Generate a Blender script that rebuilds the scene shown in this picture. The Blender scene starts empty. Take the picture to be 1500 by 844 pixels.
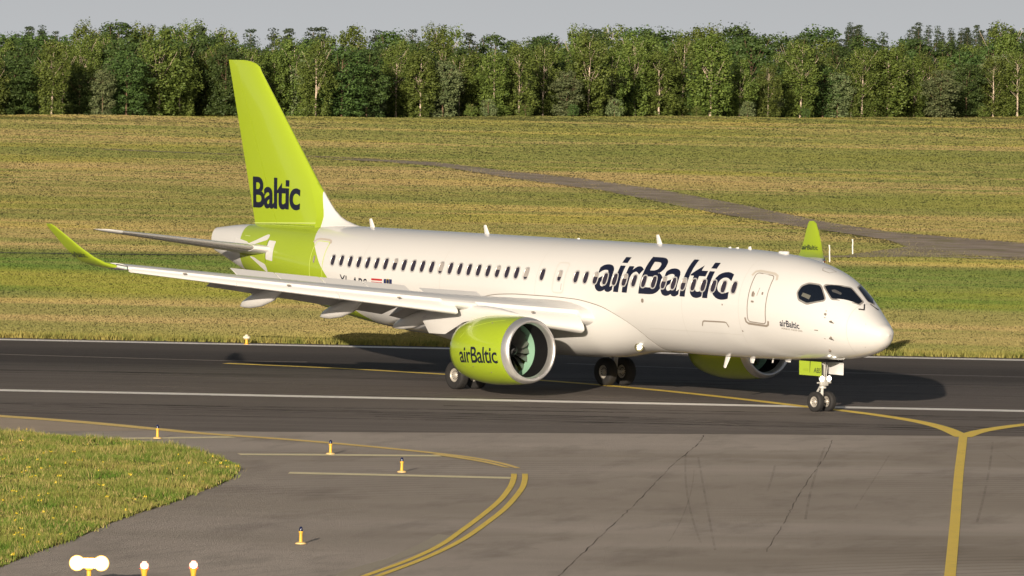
import bpy, bmesh, math, random, bisect
import numpy as np
from mathutils import Vector, Matrix
R = math.radians
random.seed(7); rng = np.random.default_rng(7)
scn = bpy.context.scene
COL = scn.collection

# ------------------------------------------------------------------ camera
# World frame: x runs aft along the airliner from its nose, y to its starboard side, z up.  Metres.
CAM = Vector((-159.67293, 143.87900, 12.44058))
YAW, PIT, ROL = R(-38.622006), R(-2.227775), R(1.116603)
FPX = 9423.033
FW = Vector((math.cos(PIT)*math.cos(YAW), math.cos(PIT)*math.sin(YAW), math.sin(PIT)))
RT = FW.cross(Vector((0, 0, 1))).normalized(); UP = RT.cross(FW)
CR = math.cos(ROL)*RT + math.sin(ROL)*UP
CU = -math.sin(ROL)*RT + math.cos(ROL)*UP
def ground_at(u, v, z=0.0):
    d = FW + (u-750)/FPX*CR - (v-422)/FPX*CU
    t = (z-CAM.z)/d.z
    return CAM + t*d
cam_d = bpy.data.cameras.new('camera'); cam = bpy.data.objects.new('camera', cam_d); COL.objects.link(cam)
cam_d.sensor_width = 36.0; cam_d.lens = FPX/1500*36.0
cam_d.clip_start = 1.0; cam_d.clip_end = 20000
M = Matrix.Identity(4)
for i in range(3):
    M[i][0] = CR[i]; M[i][1] = CU[i]; M[i][2] = -FW[i]; M[i][3] = CAM[i]
cam.matrix_world = M
scn.camera = cam

# ------------------------------------------------------------------ light
SUN_EL = 11.7; SHADOW_AZ = -50.0
sun_dir = Vector((math.cos(R(SHADOW_AZ+180))*math.cos(R(SUN_EL)), math.sin(R(SHADOW_AZ+180))*math.cos(R(SUN_EL)), math.sin(R(SUN_EL))))
sl = bpy.data.lights.new('sun', 'SUN'); sl.energy = 4.9; sl.angle = R(0.5); sl.color = (1.0, 0.86, 0.69)
so = bpy.data.objects.new('sun', sl); COL.objects.link(so)
so.rotation_euler = sun_dir.to_track_quat('Z', 'Y').to_euler()
w = bpy.data.worlds.new('World'); scn.world = w; w.use_nodes = True
nt = w.node_tree; bg = nt.nodes['Background']
sky = nt.nodes.new('ShaderNodeTexSky'); sky.sky_type = 'NISHITA'; sky.sun_disc = False
sky.sun_elevation = R(SUN_EL); sky.sun_rotation = math.atan2(sun_dir.x, sun_dir.y)
sky.air_density = 1.0; sky.dust_density = 3.0; sky.ozone_density = 1.0; sky.altitude = 100
hs = nt.nodes.new('ShaderNodeHueSaturation'); hs.inputs['Saturation'].default_value = 0.6
nt.links.new(sky.outputs[0], hs.inputs['Color'])
# pale summer haze low over the horizon
tc = nt.nodes.new('ShaderNodeTexCoord'); sx = nt.nodes.new('ShaderNodeSeparateXYZ'); nt.links.new(tc.outputs['Generated'], sx.inputs[0])
cr = nt.nodes.new('ShaderNodeValToRGB'); nt.links.new(sx.outputs['Z'], cr.inputs[0]); el_ = cr.color_ramp.elements
el_[0].position = 0.0; el_[0].color = (1, 1, 1, 1); el_[1].position = 0.20; el_[1].color = (0, 0, 0, 1); e2 = el_.new(0.045); e2.color = (.72, .72, .72, 1); e3 = el_.new(0.10); e3.color = (.22, .22, .22, 1)
mx = nt.nodes.new('ShaderNodeMix'); mx.data_type = 'RGBA'; nt.links.new(cr.outputs[0], mx.inputs[0]); nt.links.new(hs.outputs[0], mx.inputs[6]); mx.inputs[7].default_value = (7.4, 7.6, 7.8, 1)
nt.links.new(mx.outputs[2], bg.inputs[0]); bg.inputs[1].default_value = 0.058
scn.view_settings.view_transform = 'Standard'; scn.view_settings.look = 'None'
scn.view_settings.exposure = 0.2; scn.view_settings.gamma = 1.0
scn.cycles.max_bounces = 6; scn.cycles.diffuse_bounces = 3; scn.cycles.glossy_bounces = 3
scn.cycles.use_denoising = True

# ------------------------------------------------------------------ materials
class N:
    """small wrapper for building a node tree"""
    def __init__(s, name):
        s.m = bpy.data.materials.new(name); s.m.use_nodes = True; s.t = s.m.node_tree
        s.b = s.t.nodes['Principled BSDF']
    def n(s, typ, **k):
        x = s.t.nodes.new(typ)
        for a, v in k.items(): setattr(x, a, v)
        return x
    def l(s, a, b): s.t.links.new(a, b)
    def put(s, sock, v):
        if isinstance(v, bpy.types.NodeSocket): s.l(v, sock)
        else: sock.default_value = v
    def math(s, op, a, b=0.0, c=0.0, clamp=False):
        x = s.n('ShaderNodeMath', operation=op); x.use_clamp = clamp
        s.put(x.inputs[0], a); s.put(x.inputs[1], b)
        if op in ('MULTIPLY_ADD', 'SMOOTH_MIN'): s.put(x.inputs[2], c)
        return x.outputs[0]
    def pos(s):
        return s.n('ShaderNodeNewGeometry').outputs['Position']
    def mapped(s, scale=(1, 1, 1), rotz=0.0, loc=(0, 0, 0), coord=None):
        if rotz:
            r0 = s.n('ShaderNodeMapping'); s.l(coord or s.pos(), r0.inputs[0]); r0.inputs['Rotation'].default_value = (0, 0, rotz); coord = r0.outputs[0]
        x = s.n('ShaderNodeMapping'); s.l(coord or s.pos(), x.inputs[0])
        x.inputs['Scale'].default_value = scale; x.inputs['Location'].default_value = loc
        return x.outputs[0]
    def noise(s, scale, detail=3, vec=None, rough=0.55, dist=0.0):
        x = s.n('ShaderNodeTexNoise'); x.inputs['Scale'].default_value = scale; x.inputs['Detail'].default_value = detail
        x.inputs['Roughness'].default_value = rough; x.inputs['Distortion'].default_value = dist
        s.l(vec or s.pos(), x.inputs['Vector']); return x.outputs['Fac']
    def ramp(s, fac, stops, interp='LINEAR'):
        x = s.n('ShaderNodeValToRGB'); x.color_ramp.interpolation = interp; e = x.color_ramp.elements
        while len(e) < len(stops): e.new(0.5)
        for i, (p, c) in enumerate(stops):
            e[i].position = p; e[i].color = (c[0], c[1], c[2], 1) if isinstance(c, tuple) else (c, c, c, 1)
        s.put(x.inputs[0], fac); return x.outputs[0]
    def mix(s, fac, a, b, mode='MIX'):
        x = s.n('ShaderNodeMix', data_type='RGBA', blend_type=mode)
        s.put(x.inputs[0], fac)
        for sock, v in ((x.inputs[6], a), (x.inputs[7], b)):
            s.put(sock, (v[0], v[1], v[2], 1) if isinstance(v, tuple) else v)
        return x.outputs[2]
    def bump(s, h, strength, dist=0.01):
        x = s.n('ShaderNodeBump'); x.inputs['Strength'].default_value = strength; x.inputs['Distance'].default_value = dist
        s.l(h, x.inputs['Height']); s.l(x.outputs[0], s.b.inputs['Normal'])
    def sep(s, v=None):
        x = s.n('ShaderNodeSeparateXYZ'); s.l(v or s.pos(), x.inputs[0]); return x.outputs
    def base(s, c, rough=0.5, metal=0.0, spec=0.5, coat=0.0):
        s.put(s.b.inputs['Base Color'], (c[0], c[1], c[2], 1) if isinstance(c, tuple) else c)
        s.put(s.b.inputs['Roughness'], rough); s.b.inputs['Metallic'].default_value = metal
        s.b.inputs['Specular IOR Level'].default_value = spec
        if coat: s.b.inputs['Coat Weight'].default_value = coat; s.b.inputs['Coat Roughness'].default_value = 0.06
        return s.m
def simple(name, c, rough=0.5, metal=0.0, spec=0.5, coat=0.0, vary=0.06, emit=None, es=0):
    n = N(name)
    f = n.noise(3.0, 4); f2 = n.noise(40.0, 2)
    k = n.math('MULTIPLY_ADD', f, vary*2, 1-vary); k = n.math('MULTIPLY', k, n.math('MULTIPLY_ADD', f2, vary, 1-vary/2))
    col = n.mix(1.0, c, n.ramp(k, [(0, 0.0), (1, 1.0)]), 'MULTIPLY')
    n.base(col, rough, metal, spec, coat)
    if emit: n.b.inputs['Emission Color'].default_value = (*emit, 1); n.b.inputs['Emission Strength'].default_value = es
    return n.m
WHITE = (0.70, 0.695, 0.685); GREEN = (0.335, 0.455, 0.010); NAVY = (0.008, 0.010, 0.028)
def dirt(n, base, amt=0.05):
    f = n.noise(0.7, 5, n.mapped((0.25, 1, 1))); g = n.noise(9, 3)
    k = n.math('ADD', n.math('MULTIPLY', f, amt*1.6), n.math('MULTIPLY', g, amt*0.5))
    return n.mix(k, base, (0.45, 0.42, 0.38))
n = N('white_paint'); M_WHITE = n.base(dirt(n, WHITE), 0.30, 0, 0.5, 0.6)
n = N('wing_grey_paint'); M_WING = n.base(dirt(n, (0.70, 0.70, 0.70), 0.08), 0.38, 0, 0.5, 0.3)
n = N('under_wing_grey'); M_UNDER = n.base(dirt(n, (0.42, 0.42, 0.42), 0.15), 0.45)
n = N('green_paint'); M_GREEN = n.base(dirt(n, GREEN, 0.03), 0.28, 0, 0.5, 0.7)
M_NAVY = simple('navy_lettering', NAVY, 0.35)
M_LINE = simple('panel_seam', (0.22, 0.19, 0.16), 0.6)
M_SEAMDK = simple('door_surround', (0.27, 0.235, 0.20), 0.5)
M_RING = simple('window_frame_metal', (0.55, 0.54, 0.53), 0.35, 0.3)
M_PANE = simple('cabin_glass', (0.035, 0.03, 0.045), 0.12, 0, 0.5, vary=0.2)
M_SHADE = simple('window_shade', (0.36, 0.33, 0.31), 0.5)
M_COCK = simple('cockpit_glass', (0.006, 0.009, 0.016), 0.04, 0, 0.6)
M_SEALGREY = simple('cockpit_seal', (0.22, 0.21, 0.20), 0.5)
M_METAL = simple('polished_metal', (0.78, 0.77, 0.76), 0.42, 0.85)
M_CHROME = simple('leading_edge_metal', (0.90, 0.88, 0.84), 0.26, 0.72)
M_DARK = simple('dark_liner', (0.006, 0.006, 0.007), 0.8, spec=.2)
M_MINT = simple('mint_fan_case', (0.28, 0.50, 0.36), 0.6)
M_FAN = simple('fan_blade_metal', (0.20, 0.19, 0.18), 0.38, 0.5)
M_TYRE = simple('tyre_rubber', (0.022, 0.021, 0.021), 0.75, vary=0.15)
M_RIM = simple('wheel_rim', (0.46, 0.43, 0.38), 0.4, 0.2)
M_STRUT = simple('gear_strut', (0.62, 0.61, 0.58), 0.35, 0.2)
M_BLACK = simple('black_rubber', (0.015, 0.015, 0.016), 0.5)
M_RED = simple('flag_red', (0.45, 0.03, 0.03), 0.4); M_BLUE = simple('flag_blue', (0.01, 0.02, 0.10), 0.4)
M_LAMP = simple('lit_lamp', (0.9, 0.9, 0.85), 0.3, emit=(1.0, 0.93, 0.75), es=14)
M_NAVG = simple('green_nav_light', (0.15, 0.9, 0.4), 0.2, emit=(0.2, 1.0, 0.45), es=1.2)
# airliner body paint: white with a green rear band
n = N('fuselage_paint')
X, Y, Z = n.sep()
fc = n.n('ShaderNodeFloatCurve'); n.l(n.math('DIVIDE', Z, 6.0), fc.inputs['Value'])
pts = [(0.0, 27.0), (2.0/6, 27.62), (2.23/6, 27.98), (3.5/6, 29.29), (3.95/6, 29.78), (4.36/6, 30.17), (4.79/6, 30.66), (5.11/6, 30.99), (5.35/6, 31.31), (1.0, 31.6)]
cv = fc.mapping.curves[0]
while len(cv.points) < len(pts): cv.points.new(0.5, 0.5)
for p, (a, b) in zip(cv.points, pts): p.location = (a, (b-25)/10); p.handle_type = 'AUTO'
fc.mapping.update()
front = n.math('GREATER_THAN', X, n.math('MULTIPLY_ADD', fc.outputs[0], 10.0, 25.0))
rear = n.math('LESS_THAN', X, n.math('ADD', 35.85, n.math('MULTIPLY', n.math('POWER', n.math('SUBTRACT', Z, 4.2), 2.0), 0.25)))
M_FUS = n.base(dirt(n, n.mix(n.math('MULTIPLY', front, rear), WHITE, GREEN), 0.05), 0.27, 0, 0.5, 0.7)
n = N('fin_paint'); X, Y, Z = n.sep()
wh = n.math('LESS_THAN', X, n.math('MULTIPLY_ADD', Z, 0.36, 31.3-5.37*0.36))
M_FINP = n.base(dirt(n, n.mix(wh, GREEN, WHITE), 0.03), 0.28, 0, 0.5, 0.7)

# ------------------------------------------------------------------ object helpers
def link(o, parent=None):
    COL.objects.link(o)
    if parent is not None:
        o.parent = parent
        if parent.type == 'EMPTY': o.matrix_parent_inverse = Matrix.Translation(-parent.location)
    return o
def tag(o, label=None, cat=None, group=None, kind=None):
    for k, v in (('label', label), ('category', cat), ('group', group), ('kind', kind)):
        if v: o[k] = v
    return o
class MB:
    def __init__(s): s.v = []; s.f = []; s.mi = []
    def add(s, vs, fs, mi=0):
        o = len(s.v); s.v += [tuple(p) for p in vs]; s.f += [tuple(i+o for i in f) for f in fs]; s.mi += [mi]*len(fs); return s
    def loft(s, rings, cap=True, mi=0, closed=True):
        k = len(rings[0]); vs = [p for r in rings for p in r]; fs = []
        for i in range(len(rings)-1):
            for j in range(k if closed else k-1):
                a = i*k+j; b = i*k+(j+1) % k; fs.append((a, b, b+k, a+k))
        if cap: fs.append(tuple(range(k-1, -1, -1))); fs.append(tuple((len(rings)-1)*k+j for j in range(k)))
        return s.add(vs, fs, mi)
    def tube(s, p0, p1, r0, r1=None, seg=12, mi=0, cap=True):
        p0, p1 = Vector(p0), Vector(p1); r1 = r0 if r1 is None else r1
        a = (p1-p0).normalized(); b = a.orthogonal().normalized(); c = a.cross(b)
        ring = lambda p, r: [p+r*(math.cos(2*math.pi*j/seg)*b+math.sin(2*math.pi*j/seg)*c) for j in range(seg)]
        return s.loft([ring(p0, r0), ring(p1, r1)], cap, mi)
    def path(s, pts, r, seg=8, mi=0):
        for a, b in zip(pts[:-1], pts[1:]): s.tube(a, b, r, r, seg, mi)
        return s
    def box(s, c, sz, rot=None, mi=0, bev=0.0):
        bm = bmesh.new(); bmesh.ops.create_cube(bm, size=1)
        for v in bm.verts: v.co = Vector((v.co.x*sz[0], v.co.y*sz[1], v.co.z*sz[2]))
        if bev: bmesh.ops.bevel(bm, geom=bm.edges[:], offset=bev, segments=2, affect='EDGES', profile=0.5)
        if rot is not None: bmesh.ops.transform(bm, matrix=rot.to_4x4(), verts=bm.verts)
        for v in bm.verts: v.co += Vector(c)
        s.bm(bm, mi); bm.free(); return s
    def bm(s, bm, mi=0):
        bm.verts.ensure_lookup_table(); bm.verts.index_update()
        return s.add([v.co.copy() for v in bm.verts], [[v.index for v in f.verts] for f in bm.faces], mi)
    def lathe(s, o, ax, prof, seg=48, mi=0, a0=0.0, a1=2*math.pi):
        """prof: list of (distance along axis, radius)"""
        o = Vector(o); ax = Vector(ax).normalized(); up = Vector((0, 0, 1)); b = ax.cross(up)
        b = b.normalized() if b.length > 1e-4 else Vector((1, 0, 0)); c = ax.cross(b)
        full = abs(a1-a0-2*math.pi) < 1e-6; k = seg if full else seg+1
        rings = [[o+ax*d+r*(math.cos(a0+(a1-a0)*j/seg)*b+math.sin(a0+(a1-a0)*j/seg)*c) for j in range(k)] for d, r in prof]
        return s.loft(rings, False, mi, closed=full)
    def build(s, name, mats, parent=None, smooth=True, angle=40, origin=None):
        me = bpy.data.meshes.new(name); me.from_pydata([tuple(p) for p in s.v], [], s.f)
        mats = mats if isinstance(mats, (list, tuple)) else [mats]
        for m in mats: me.materials.append(m)
        if len(mats) > 1: me.polygons.foreach_set('material_index', s.mi)
        bm = bmesh.new(); bm.from_mesh(me); bmesh.ops.remove_doubles(bm, verts=bm.verts, dist=1e-5)
        bmesh.ops.recalc_face_normals(bm, faces=bm.faces); bm.to_mesh(me); bm.free()
        if smooth:
            me.polygons.foreach_set('use_smooth', [True]*len(me.polygons))
            me.set_sharp_from_angle(angle=R(angle))
        o = bpy.data.objects.new(name, me)
        if origin is not None:
            me.transform(Matrix.Translation(-Vector(origin))); o.location = origin
        return link(o, parent)

# ------------------------------------------------------------------ fuselage surface
def pchip(xs, ys):
    n = len(xs); h = [xs[i+1]-xs[i] for i in range(n-1)]; d = [(ys[i+1]-ys[i])/h[i] for i in range(n-1)]
    m = [d[0]]+[0 if d[i-1]*d[i] <= 0 else 3*(h[i-1]+h[i])/((2*h[i]+h[i-1])/d[i-1]+(h[i]+2*h[i-1])/d[i]) for i in range(1, n-1)]+[d[-1]]
    def f(x):
        if x <= xs[0]: return ys[0]
        if x >= xs[-1]: return ys[-1]
        i = bisect.bisect_right(xs, x)-1; t = (x-xs[i])/h[i]
        return ys[i]*(2*t**3-3*t*t+1)+h[i]*m[i]*(t**3-2*t*t+t)+ys[i+1]*(-2*t**3+3*t*t)+h[i]*m[i+1]*(t**3-t*t)
    return f
XT=[0.18,0.28,0.55,1.0,1.6,2.2,2.8,3.8,5.2,7.5,12,28.5,33,36.8,38.4]
ZT=[2.74,2.97,3.16,3.48,3.98,4.42,4.74,5.04,5.25,5.36,5.37,5.37,5.34,5.18,5.02]
XB=[0.18,0.28,0.55,1,1.6,2.2,2.8,3.8,5.2,7.5,12,25.5,28,32,36,38.4]
ZB=[2.74,2.47,2.25,2.07,1.93,1.84,1.79,1.73,1.67,1.63,1.62,1.65,1.84,2.45,3.36,4.1]
XW=[0.18,0.28,0.55,1.0,1.6,2.2,2.8,3.8,5.2,7.5,12,26,30,34,37,38.4]
ZW=[0,0.27,0.50,0.75,1.03,1.24,1.39,1.56,1.69,1.75,1.75,1.75,1.6,1.18,0.6,0.3]
XC=[0.18,1.5,4,7,26,32,38.4]; ZC=[2.74,2.95,3.3,3.5,3.5,3.95,4.56]
sq = lambda L: [math.sqrt(v) for v in L]
FT, FB, FWd, FC = (pchip(sq(a), b) for a, b in ((XT, ZT), (XB, ZB), (XW, ZW), (XC, ZC)))
def prof(x):
    q = math.sqrt(max(x, 0.18)); t, b, w_, c = FT(q), FB(q), FWd(q), FC(q)
    c = min(max(c, b+.02), t-.02) if t-b > .05 else (t+b)/2
    return t, b, w_, c
def fus(x, th, off=0.0):
    """point on the skin at station x and angle th (0 = starboard, 90 deg = crown), moved outwards by off"""
    t, b, w_, c = prof(x); cs, sn = math.cos(th), math.sin(th)
    p = Vector((x, w_*cs, c+((t-c) if sn > 0 else (c-b))*sn))
    if off:
        e = 0.02; q = lambda xx, tt: fus(xx, tt)
        nrm = (q(min(x+e, 38.4), th)-q(x-e, th)).cross(q(x, th+e)-q(x, th-e)).normalized()
        if nrm.dot(p-Vector((x+0.3*(1 if x < 4 else 0), 0, c))) < 0: nrm = -nrm
        p = p+nrm*off
    return p
def th_of(x, z):
    t, b, w_, c = prof(x); h = (t-c) if z > c else (c-b)
    return math.asin(max(-1, min(1, (z-c)/h)))

def patch(polys, grid, fn):
    """flat polygons (lists of 2D points, already filled) cut by a grid and mapped to 3D through fn"""
    bm = bmesh.new()
    for vs, fs in polys:
        bv = [bm.verts.new((p[0], p[1], 0)) for p in vs]
        for f in fs:
            try: bm.faces.new([bv[i] for i in f])
            except ValueError: pass
    xs = [v.co.x for v in bm.verts]; ys = [v.co.y for v in bm.verts]
    for ax, lo, hi in ((0, min(xs), max(xs)), (1, min(ys), max(ys))):
        st = grid[ax]
        if not st: continue
        k = math.floor(lo/st)+1
        while k*st < hi:
            co = [0, 0, 0]; co[ax] = k*st; no = [0, 0, 0]; no[ax] = 1
            bmesh.ops.bisect_plane(bm, geom=bm.verts[:]+bm.edges[:]+bm.faces[:], plane_co=co, plane_no=no, dist=1e-7); k += 1
    for v in bm.verts: v.co = fn(v.co.x, v.co.y)
    return bm
def poly(pts): return (pts, [list(range(len(pts)))])
def strip(pts, wd, closed=False, sx=1.0, sy=1.0):
    """2D ribbon along pts; wd in metres, sx/sy metres per unit"""
    P = [Vector((p[0]*sx, p[1]*sy)) for p in pts]; n = len(P); vs = []; fs = []
    for i, p in enumerate(P):
        a = P[(i-1) % n] if (closed or i) else p; b = P[(i+1) % n] if (closed or i < n-1) else p
        d = (b-a).normalized(); nn = Vector((-d.y, d.x))
        vs += [((p+nn*wd/2).x/sx, (p+nn*wd/2).y/sy), ((p-nn*wd/2).x/sx, (p-nn*wd/2).y/sy)]
    for i in range(n if closed else n-1):
        a, b = 2*i, 2*((i+1) % n); fs.append((a, a+1, b+1, b))
    return (vs, fs)
def rrect(x0, x1, y0, y1, rx, ry, k=6):
    out = []
    for cx, cy, a in ((x1-rx, y1-ry, 0), (x0+rx, y1-ry, 90), (x0+rx, y0+ry, 180), (x1-rx, y0+ry, 270)):
        for i in range(k+1): t = R(a+90*i/k); out.append((cx+rx*math.cos(t), cy+ry*math.sin(t)))
    return out
def text2d(body, bold=0.0, space=1.0):
    """glyph outlines filled, normalised to the unit square"""
    cu = bpy.data.curves.new('lettering_curve', 'FONT'); cu.body = body; cu.offset = bold; cu.space_character = space; cu.resolution_u = 6
    o = bpy.data.objects.new('lettering_curve', cu); COL.objects.link(o)
    me = bpy.data.meshes.new_from_object(o.evaluated_get(bpy.context.evaluated_depsgraph_get()))
    vs = [(v.co.x, v.co.y) for v in me.vertices]; fs = [list(p.vertices) for p in me.polygons]
    bpy.data.objects.remove(o); bpy.data.curves.remove(cu); bpy.data.meshes.remove(me)
    x0, x1 = min(v[0] for v in vs), max(v[0] for v in vs); y0, y1 = min(v[1] for v in vs), max(v[1] for v in vs)
    par = list(range(len(vs)))
    def root(i):
        while par[i] != i: par[i] = par[par[i]]; i = par[i]
        return i
    for f in fs:
        for q in f[1:]: par[root(q)] = root(f[0])
    isl_ = {}
    for i in range(len(vs)): isl_.setdefault(root(i), []).append(i)
    drop = set(); extra = []
    for rt0, ids in isl_.items():
        ax0, ax1 = min(vs[i][0] for i in ids), max(vs[i][0] for i in ids); ay0, ay1 = min(vs[i][1] for i in ids), max(vs[i][1] for i in ids)
        if ay1-ay0 < .25*(y1-y0) and ay0 > y0+.7*(y1-y0):
            drop.add(rt0); m_ = (ax1-ax0)*.04; extra.append([(ax0+m_, ay0), (ax1-m_, ay0), (ax1-m_, ay1), (ax0+m_, ay1)])
    fs = [f for f in fs if root(f[0]) not in drop]
    for q in extra: k0 = len(vs); vs += q; fs.append([k0, k0+1, k0+2, k0+3])
    return ([((v[0]-x0)/(x1-x0), (v[1]-y0)/(y1-y0)) for v in vs], fs)
def bm_obj(bm, name, mat, parent, smooth=True):
    mb = MB(); mb.bm(bm); bm.free(); return mb.build(name, mat, parent, smooth)
DEG = math.pi/180
def bits(polys, grid, fn, name, mat, parent):
    for p in polys: bm_obj(patch([p], grid, fn), name, mat, parent)
def on_fus(off): return lambda x, t: fus(x, t*DEG, off)
SY = 1.8*DEG    # metres per degree around the skin

# ================================================================== THE AIRLINER
plane = bpy.data.objects.new('airliner', None); plane.location = (18.6, 0, 0); COL.objects.link(plane)
tag(plane, 'white twin-engine airliner with lime green tail, engines and wingtips, taxiing on the dark runway', 'airplane')

m = MB(); xs = sorted(set([.18+.0001]+[.18+(i/40*1.7)**2 for i in range(1, 41)]+list(np.linspace(3.2, 38.4, 90))))
m.loft([[fus(x, 2*math.pi*j/96) for j in range(96)] for x in xs], True)
fuselage = m.build('fuselage', M_FUS, plane, angle=60)
m = MB(); m.lathe((38.40, 0, 4.56), (1, 0, 0.12), [(-0.05, 0.25), (0.03, 0.24), (0.10, 0.19), (0.15, 0.18), (0.15, 0.15), (-.1, .14)], 32)
m.lathe((38.40, 0, 4.58), (1, 0, 0.12), [(-0.0, 0.0), (0.0, 0.17)], 32, 1)
m.build('exhaust_pipe', [simple('sooty_metal', (.05, .048, .045), .6, .3), M_DARK], plane)

# belly fairing
seam = pchip([10.95, 11.15, 11.46, 12.44, 13.48, 14.8, 16.3, 17.8, 19.0, 19.8, 20.6, 22, 24, 26.2], [1.66, 1.96, 2.33, 2.86, 3.19, 3.35, 3.38, 3.38, 3.33, 3.22, 3.02, 2.6, 2.1, 1.70])
zb = pchip([10.95, 11.8, 12.8, 14, 16, 19.5, 22.5, 25, 26.2], [1.61, 1.55, 1.42, 1.32, 1.24, 1.22, 1.32, 1.56, 1.67])
wb_ = pchip([9.9, 11.5, 13.5, 16, 20, 23, 26.2], [1.35, 1.66, 1.86, 1.98, 1.98, 1.85, 1.6])
m = MB(); rings = []
for x in np.linspace(10.96, 26.2, 70).tolist():
    zs = seam(x); th = th_of(x, zs); S = fus(x, th, 0.006); b = zb(x); ww = wb_(x); P0 = (S.y, S.z)
    P1 = (max(ww, S.y), S.z-0.55*(S.z-b)) if x > 11.6 else (S.y+.05, S.z-.4*(S.z-b)); P2 = (ww*0.80, b); P3 = (0, b)
    half = []
    for i in range(25):
        t = i/24; c0, c1, c2, c3 = (1-t)**3, 3*t*(1-t)**2, 3*t*t*(1-t), t**3
        fp = fus(x, th+(-math.pi/2-th)*t, .012); kb = min(1, max(0, (x-10.96)/3.2), max(0, (26.2-x)/5.0)); kb = kb*kb*(3-2*kb)
        by, bz = P0[0]*c0+P1[0]*c1+P2[0]*c2+P3[0]*c3, P0[1]*c0+P1[1]*c1+P2[1]*c2+P3[1]*c3
        half.append((fp.y+(by-fp.y)*kb if i < 24 else 0.0, fp.z+(bz-fp.z)*kb))
    rings.append([(x, y, z) for y, z in half]+[(x, -y, z) for y, z in half[-2::-1]])
m.loft(rings, False, closed=False); belly = m.build('belly_fairing', M_WHITE, plane, angle=60)
# the thin dark seam round the fairing
sp = [(x, math.degrees(th_of(x, seam(x)))) for x in [10.98, 11.02, 11.07]+np.linspace(11.12, 20.8, 60).tolist()]
bm_obj(patch([strip(sp, 0.028, sy=SY)], (0, 0), on_fus(0.010)), 'fairing_seam', M_LINE, plane)

# lettering on the fuselage
def fus_text(name, body, xl, xr, t0, t1, bold, mat=M_NAVY, off=0.004, space=1.0):
    vs, fs = text2d(body, bold, space)
    vs = [(xl+(xr-xl)*a, t0+(t1-t0)*b) for a, b in vs]
    return bm_obj(patch([(vs, fs)], (0 if 7 < xr < 26 else .2, 3.0), on_fus(off)), name, mat, plane)
fus_text('lettering', 'airBaltic', 13.66, 6.50, 5.2, 51.0, 0.013, space=0.95)
fus_text('lettering', 'airBaltic', 3.98, 3.12, -14.6, -6.0, 0.02)
fus_text('lettering', 'AIRBUS A220-300', 3.94, 3.02, -18.2, -15.9, 0.01, M_LINE)
fus_text('registration', 'YL-ABS', 28.45, 26.72, -12.0, 1.2, 0.006)
for nm, x0, x1, t0, t1, mt in (('flag', 26.45, 25.80, 0.4, 2.6, M_RED), ('flag', 26.45, 25.80, -2.2, -1.1, M_RED), ('flag', 25.70, 25.22, -2.3, 2.9, M_BLUE)):
    bm_obj(patch([poly([(x0, t0), (x1, t0), (x1, t1), (x0, t1)])], (0, 2.0), on_fus(0.004)), nm, mt, plane)
sv = [strip([(25.46+0.09*math.cos(2*math.pi*k/24), 0.3+0.09*math.sin(2*math.pi*k/24)/SY) for k in range(24)], .018, True, sy=SY)]
bm_obj(patch(sv, (0, 0), on_fus(0.008)), 'star_ring', simple('flag_yellow', (0.6, 0.45, 0.05), 0.4), plane)

M_JOINT = simple('skin_joint', (.52, .51, .49), .5)
for x in (1.32, 5.95, 8.9, 16.95, 22.4, 27.2, 31.6):
    bm_obj(patch([strip([(x, t) for t in range(-72, 97, 4)], .016, sy=SY)], (0, 4), on_fus(0.0025)), 'skin_joint', M_JOINT if x < 31 else M_FUS, plane)
for t, xa, xb in ((64, 5.95, 27.2), (-32, 5.95, 10.9)):
    bm_obj(patch([strip([(xa, t), (xb, t)], .012, sy=SY)], (.8, 0), on_fus(0.0025)), 'skin_joint', M_JOINT, plane)
# cabin windows
def ell(cx, ct, a, b, k=24, p=2.6):
    return [(cx+a*abs(math.cos(t))**(2/p)*math.copysign(1, math.cos(t)), ct+b/SY*abs(math.sin(t))**(2/p)*math.copysign(1, math.sin(t))) for t in (2*math.pi*i/k for i in range(k))]
def window(x, ct, shade=0.0, a=0.125, b=0.205):
    mb = MB(); rings = []
    for off, g in ((0.003, 0.040), (0.013, 0.034), (0.016, 0.020), (0.013, 0.0), (0.006, -0.006)):
        rings.append([fus(px, pt*DEG, off) for px, pt in ell(x, ct, a+g, b+g)])
    mb.loft(rings, False); fr = mb.build('cabin_window', M_RING, plane)
    bm_obj(patch([poly(ell(x, ct, a, b))], (0, 5), on_fus(0.0055)), 'pane', M_PANE, fr)
    if shade:
        e = [p for p in ell(x, ct, a*.93, b*.93, 32)]; cut = ct+b/SY*(1-2*shade)
        e = [(px, max(pt, cut)) for px, pt in e]
        bm_obj(patch([poly(e)], (0, 5), on_fus(0.0085)), 'window_shade', M_SHADE, fr)
def tw(x, z): return math.degrees(th_of(x, z))
wx = [29.0-(29.0-17.56)*i/21 for i in range(22)]+[16.65]+[14.76-(14.76-6.29)*i/16 for i in range(17)]
rs = random.Random(3)
for x in wx:
    z = 4.155 if x > 28 else 4.11+(x-6)*0.0015
    window(x, tw(x, z), rs.choice([0, 0, 0, 0, 0, .35, .8]) if x > 15 else rs.choice([0, 0, 0, 0, 0, .4]))
# overwing exit
window(15.68, tw(15.68, 4.12), 0.6, 0.11, 0.18)
bm_obj(patch([strip(rrect(15.36, 15.98, 0.8, 35.2, .14, 4.5), 0.05, True, sy=SY)], (0, 4), on_fus(0.004)), 'exit_door_frame', simple('exit_outline', (0.58, 0.56, 0.53), .4), plane)
bm_obj(patch([strip([(15.5, 4), (15.5, 11)], 0.02, sy=SY)], (0, 0), on_fus(0.005)), 'exit_marking', M_LINE, plane)

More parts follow.
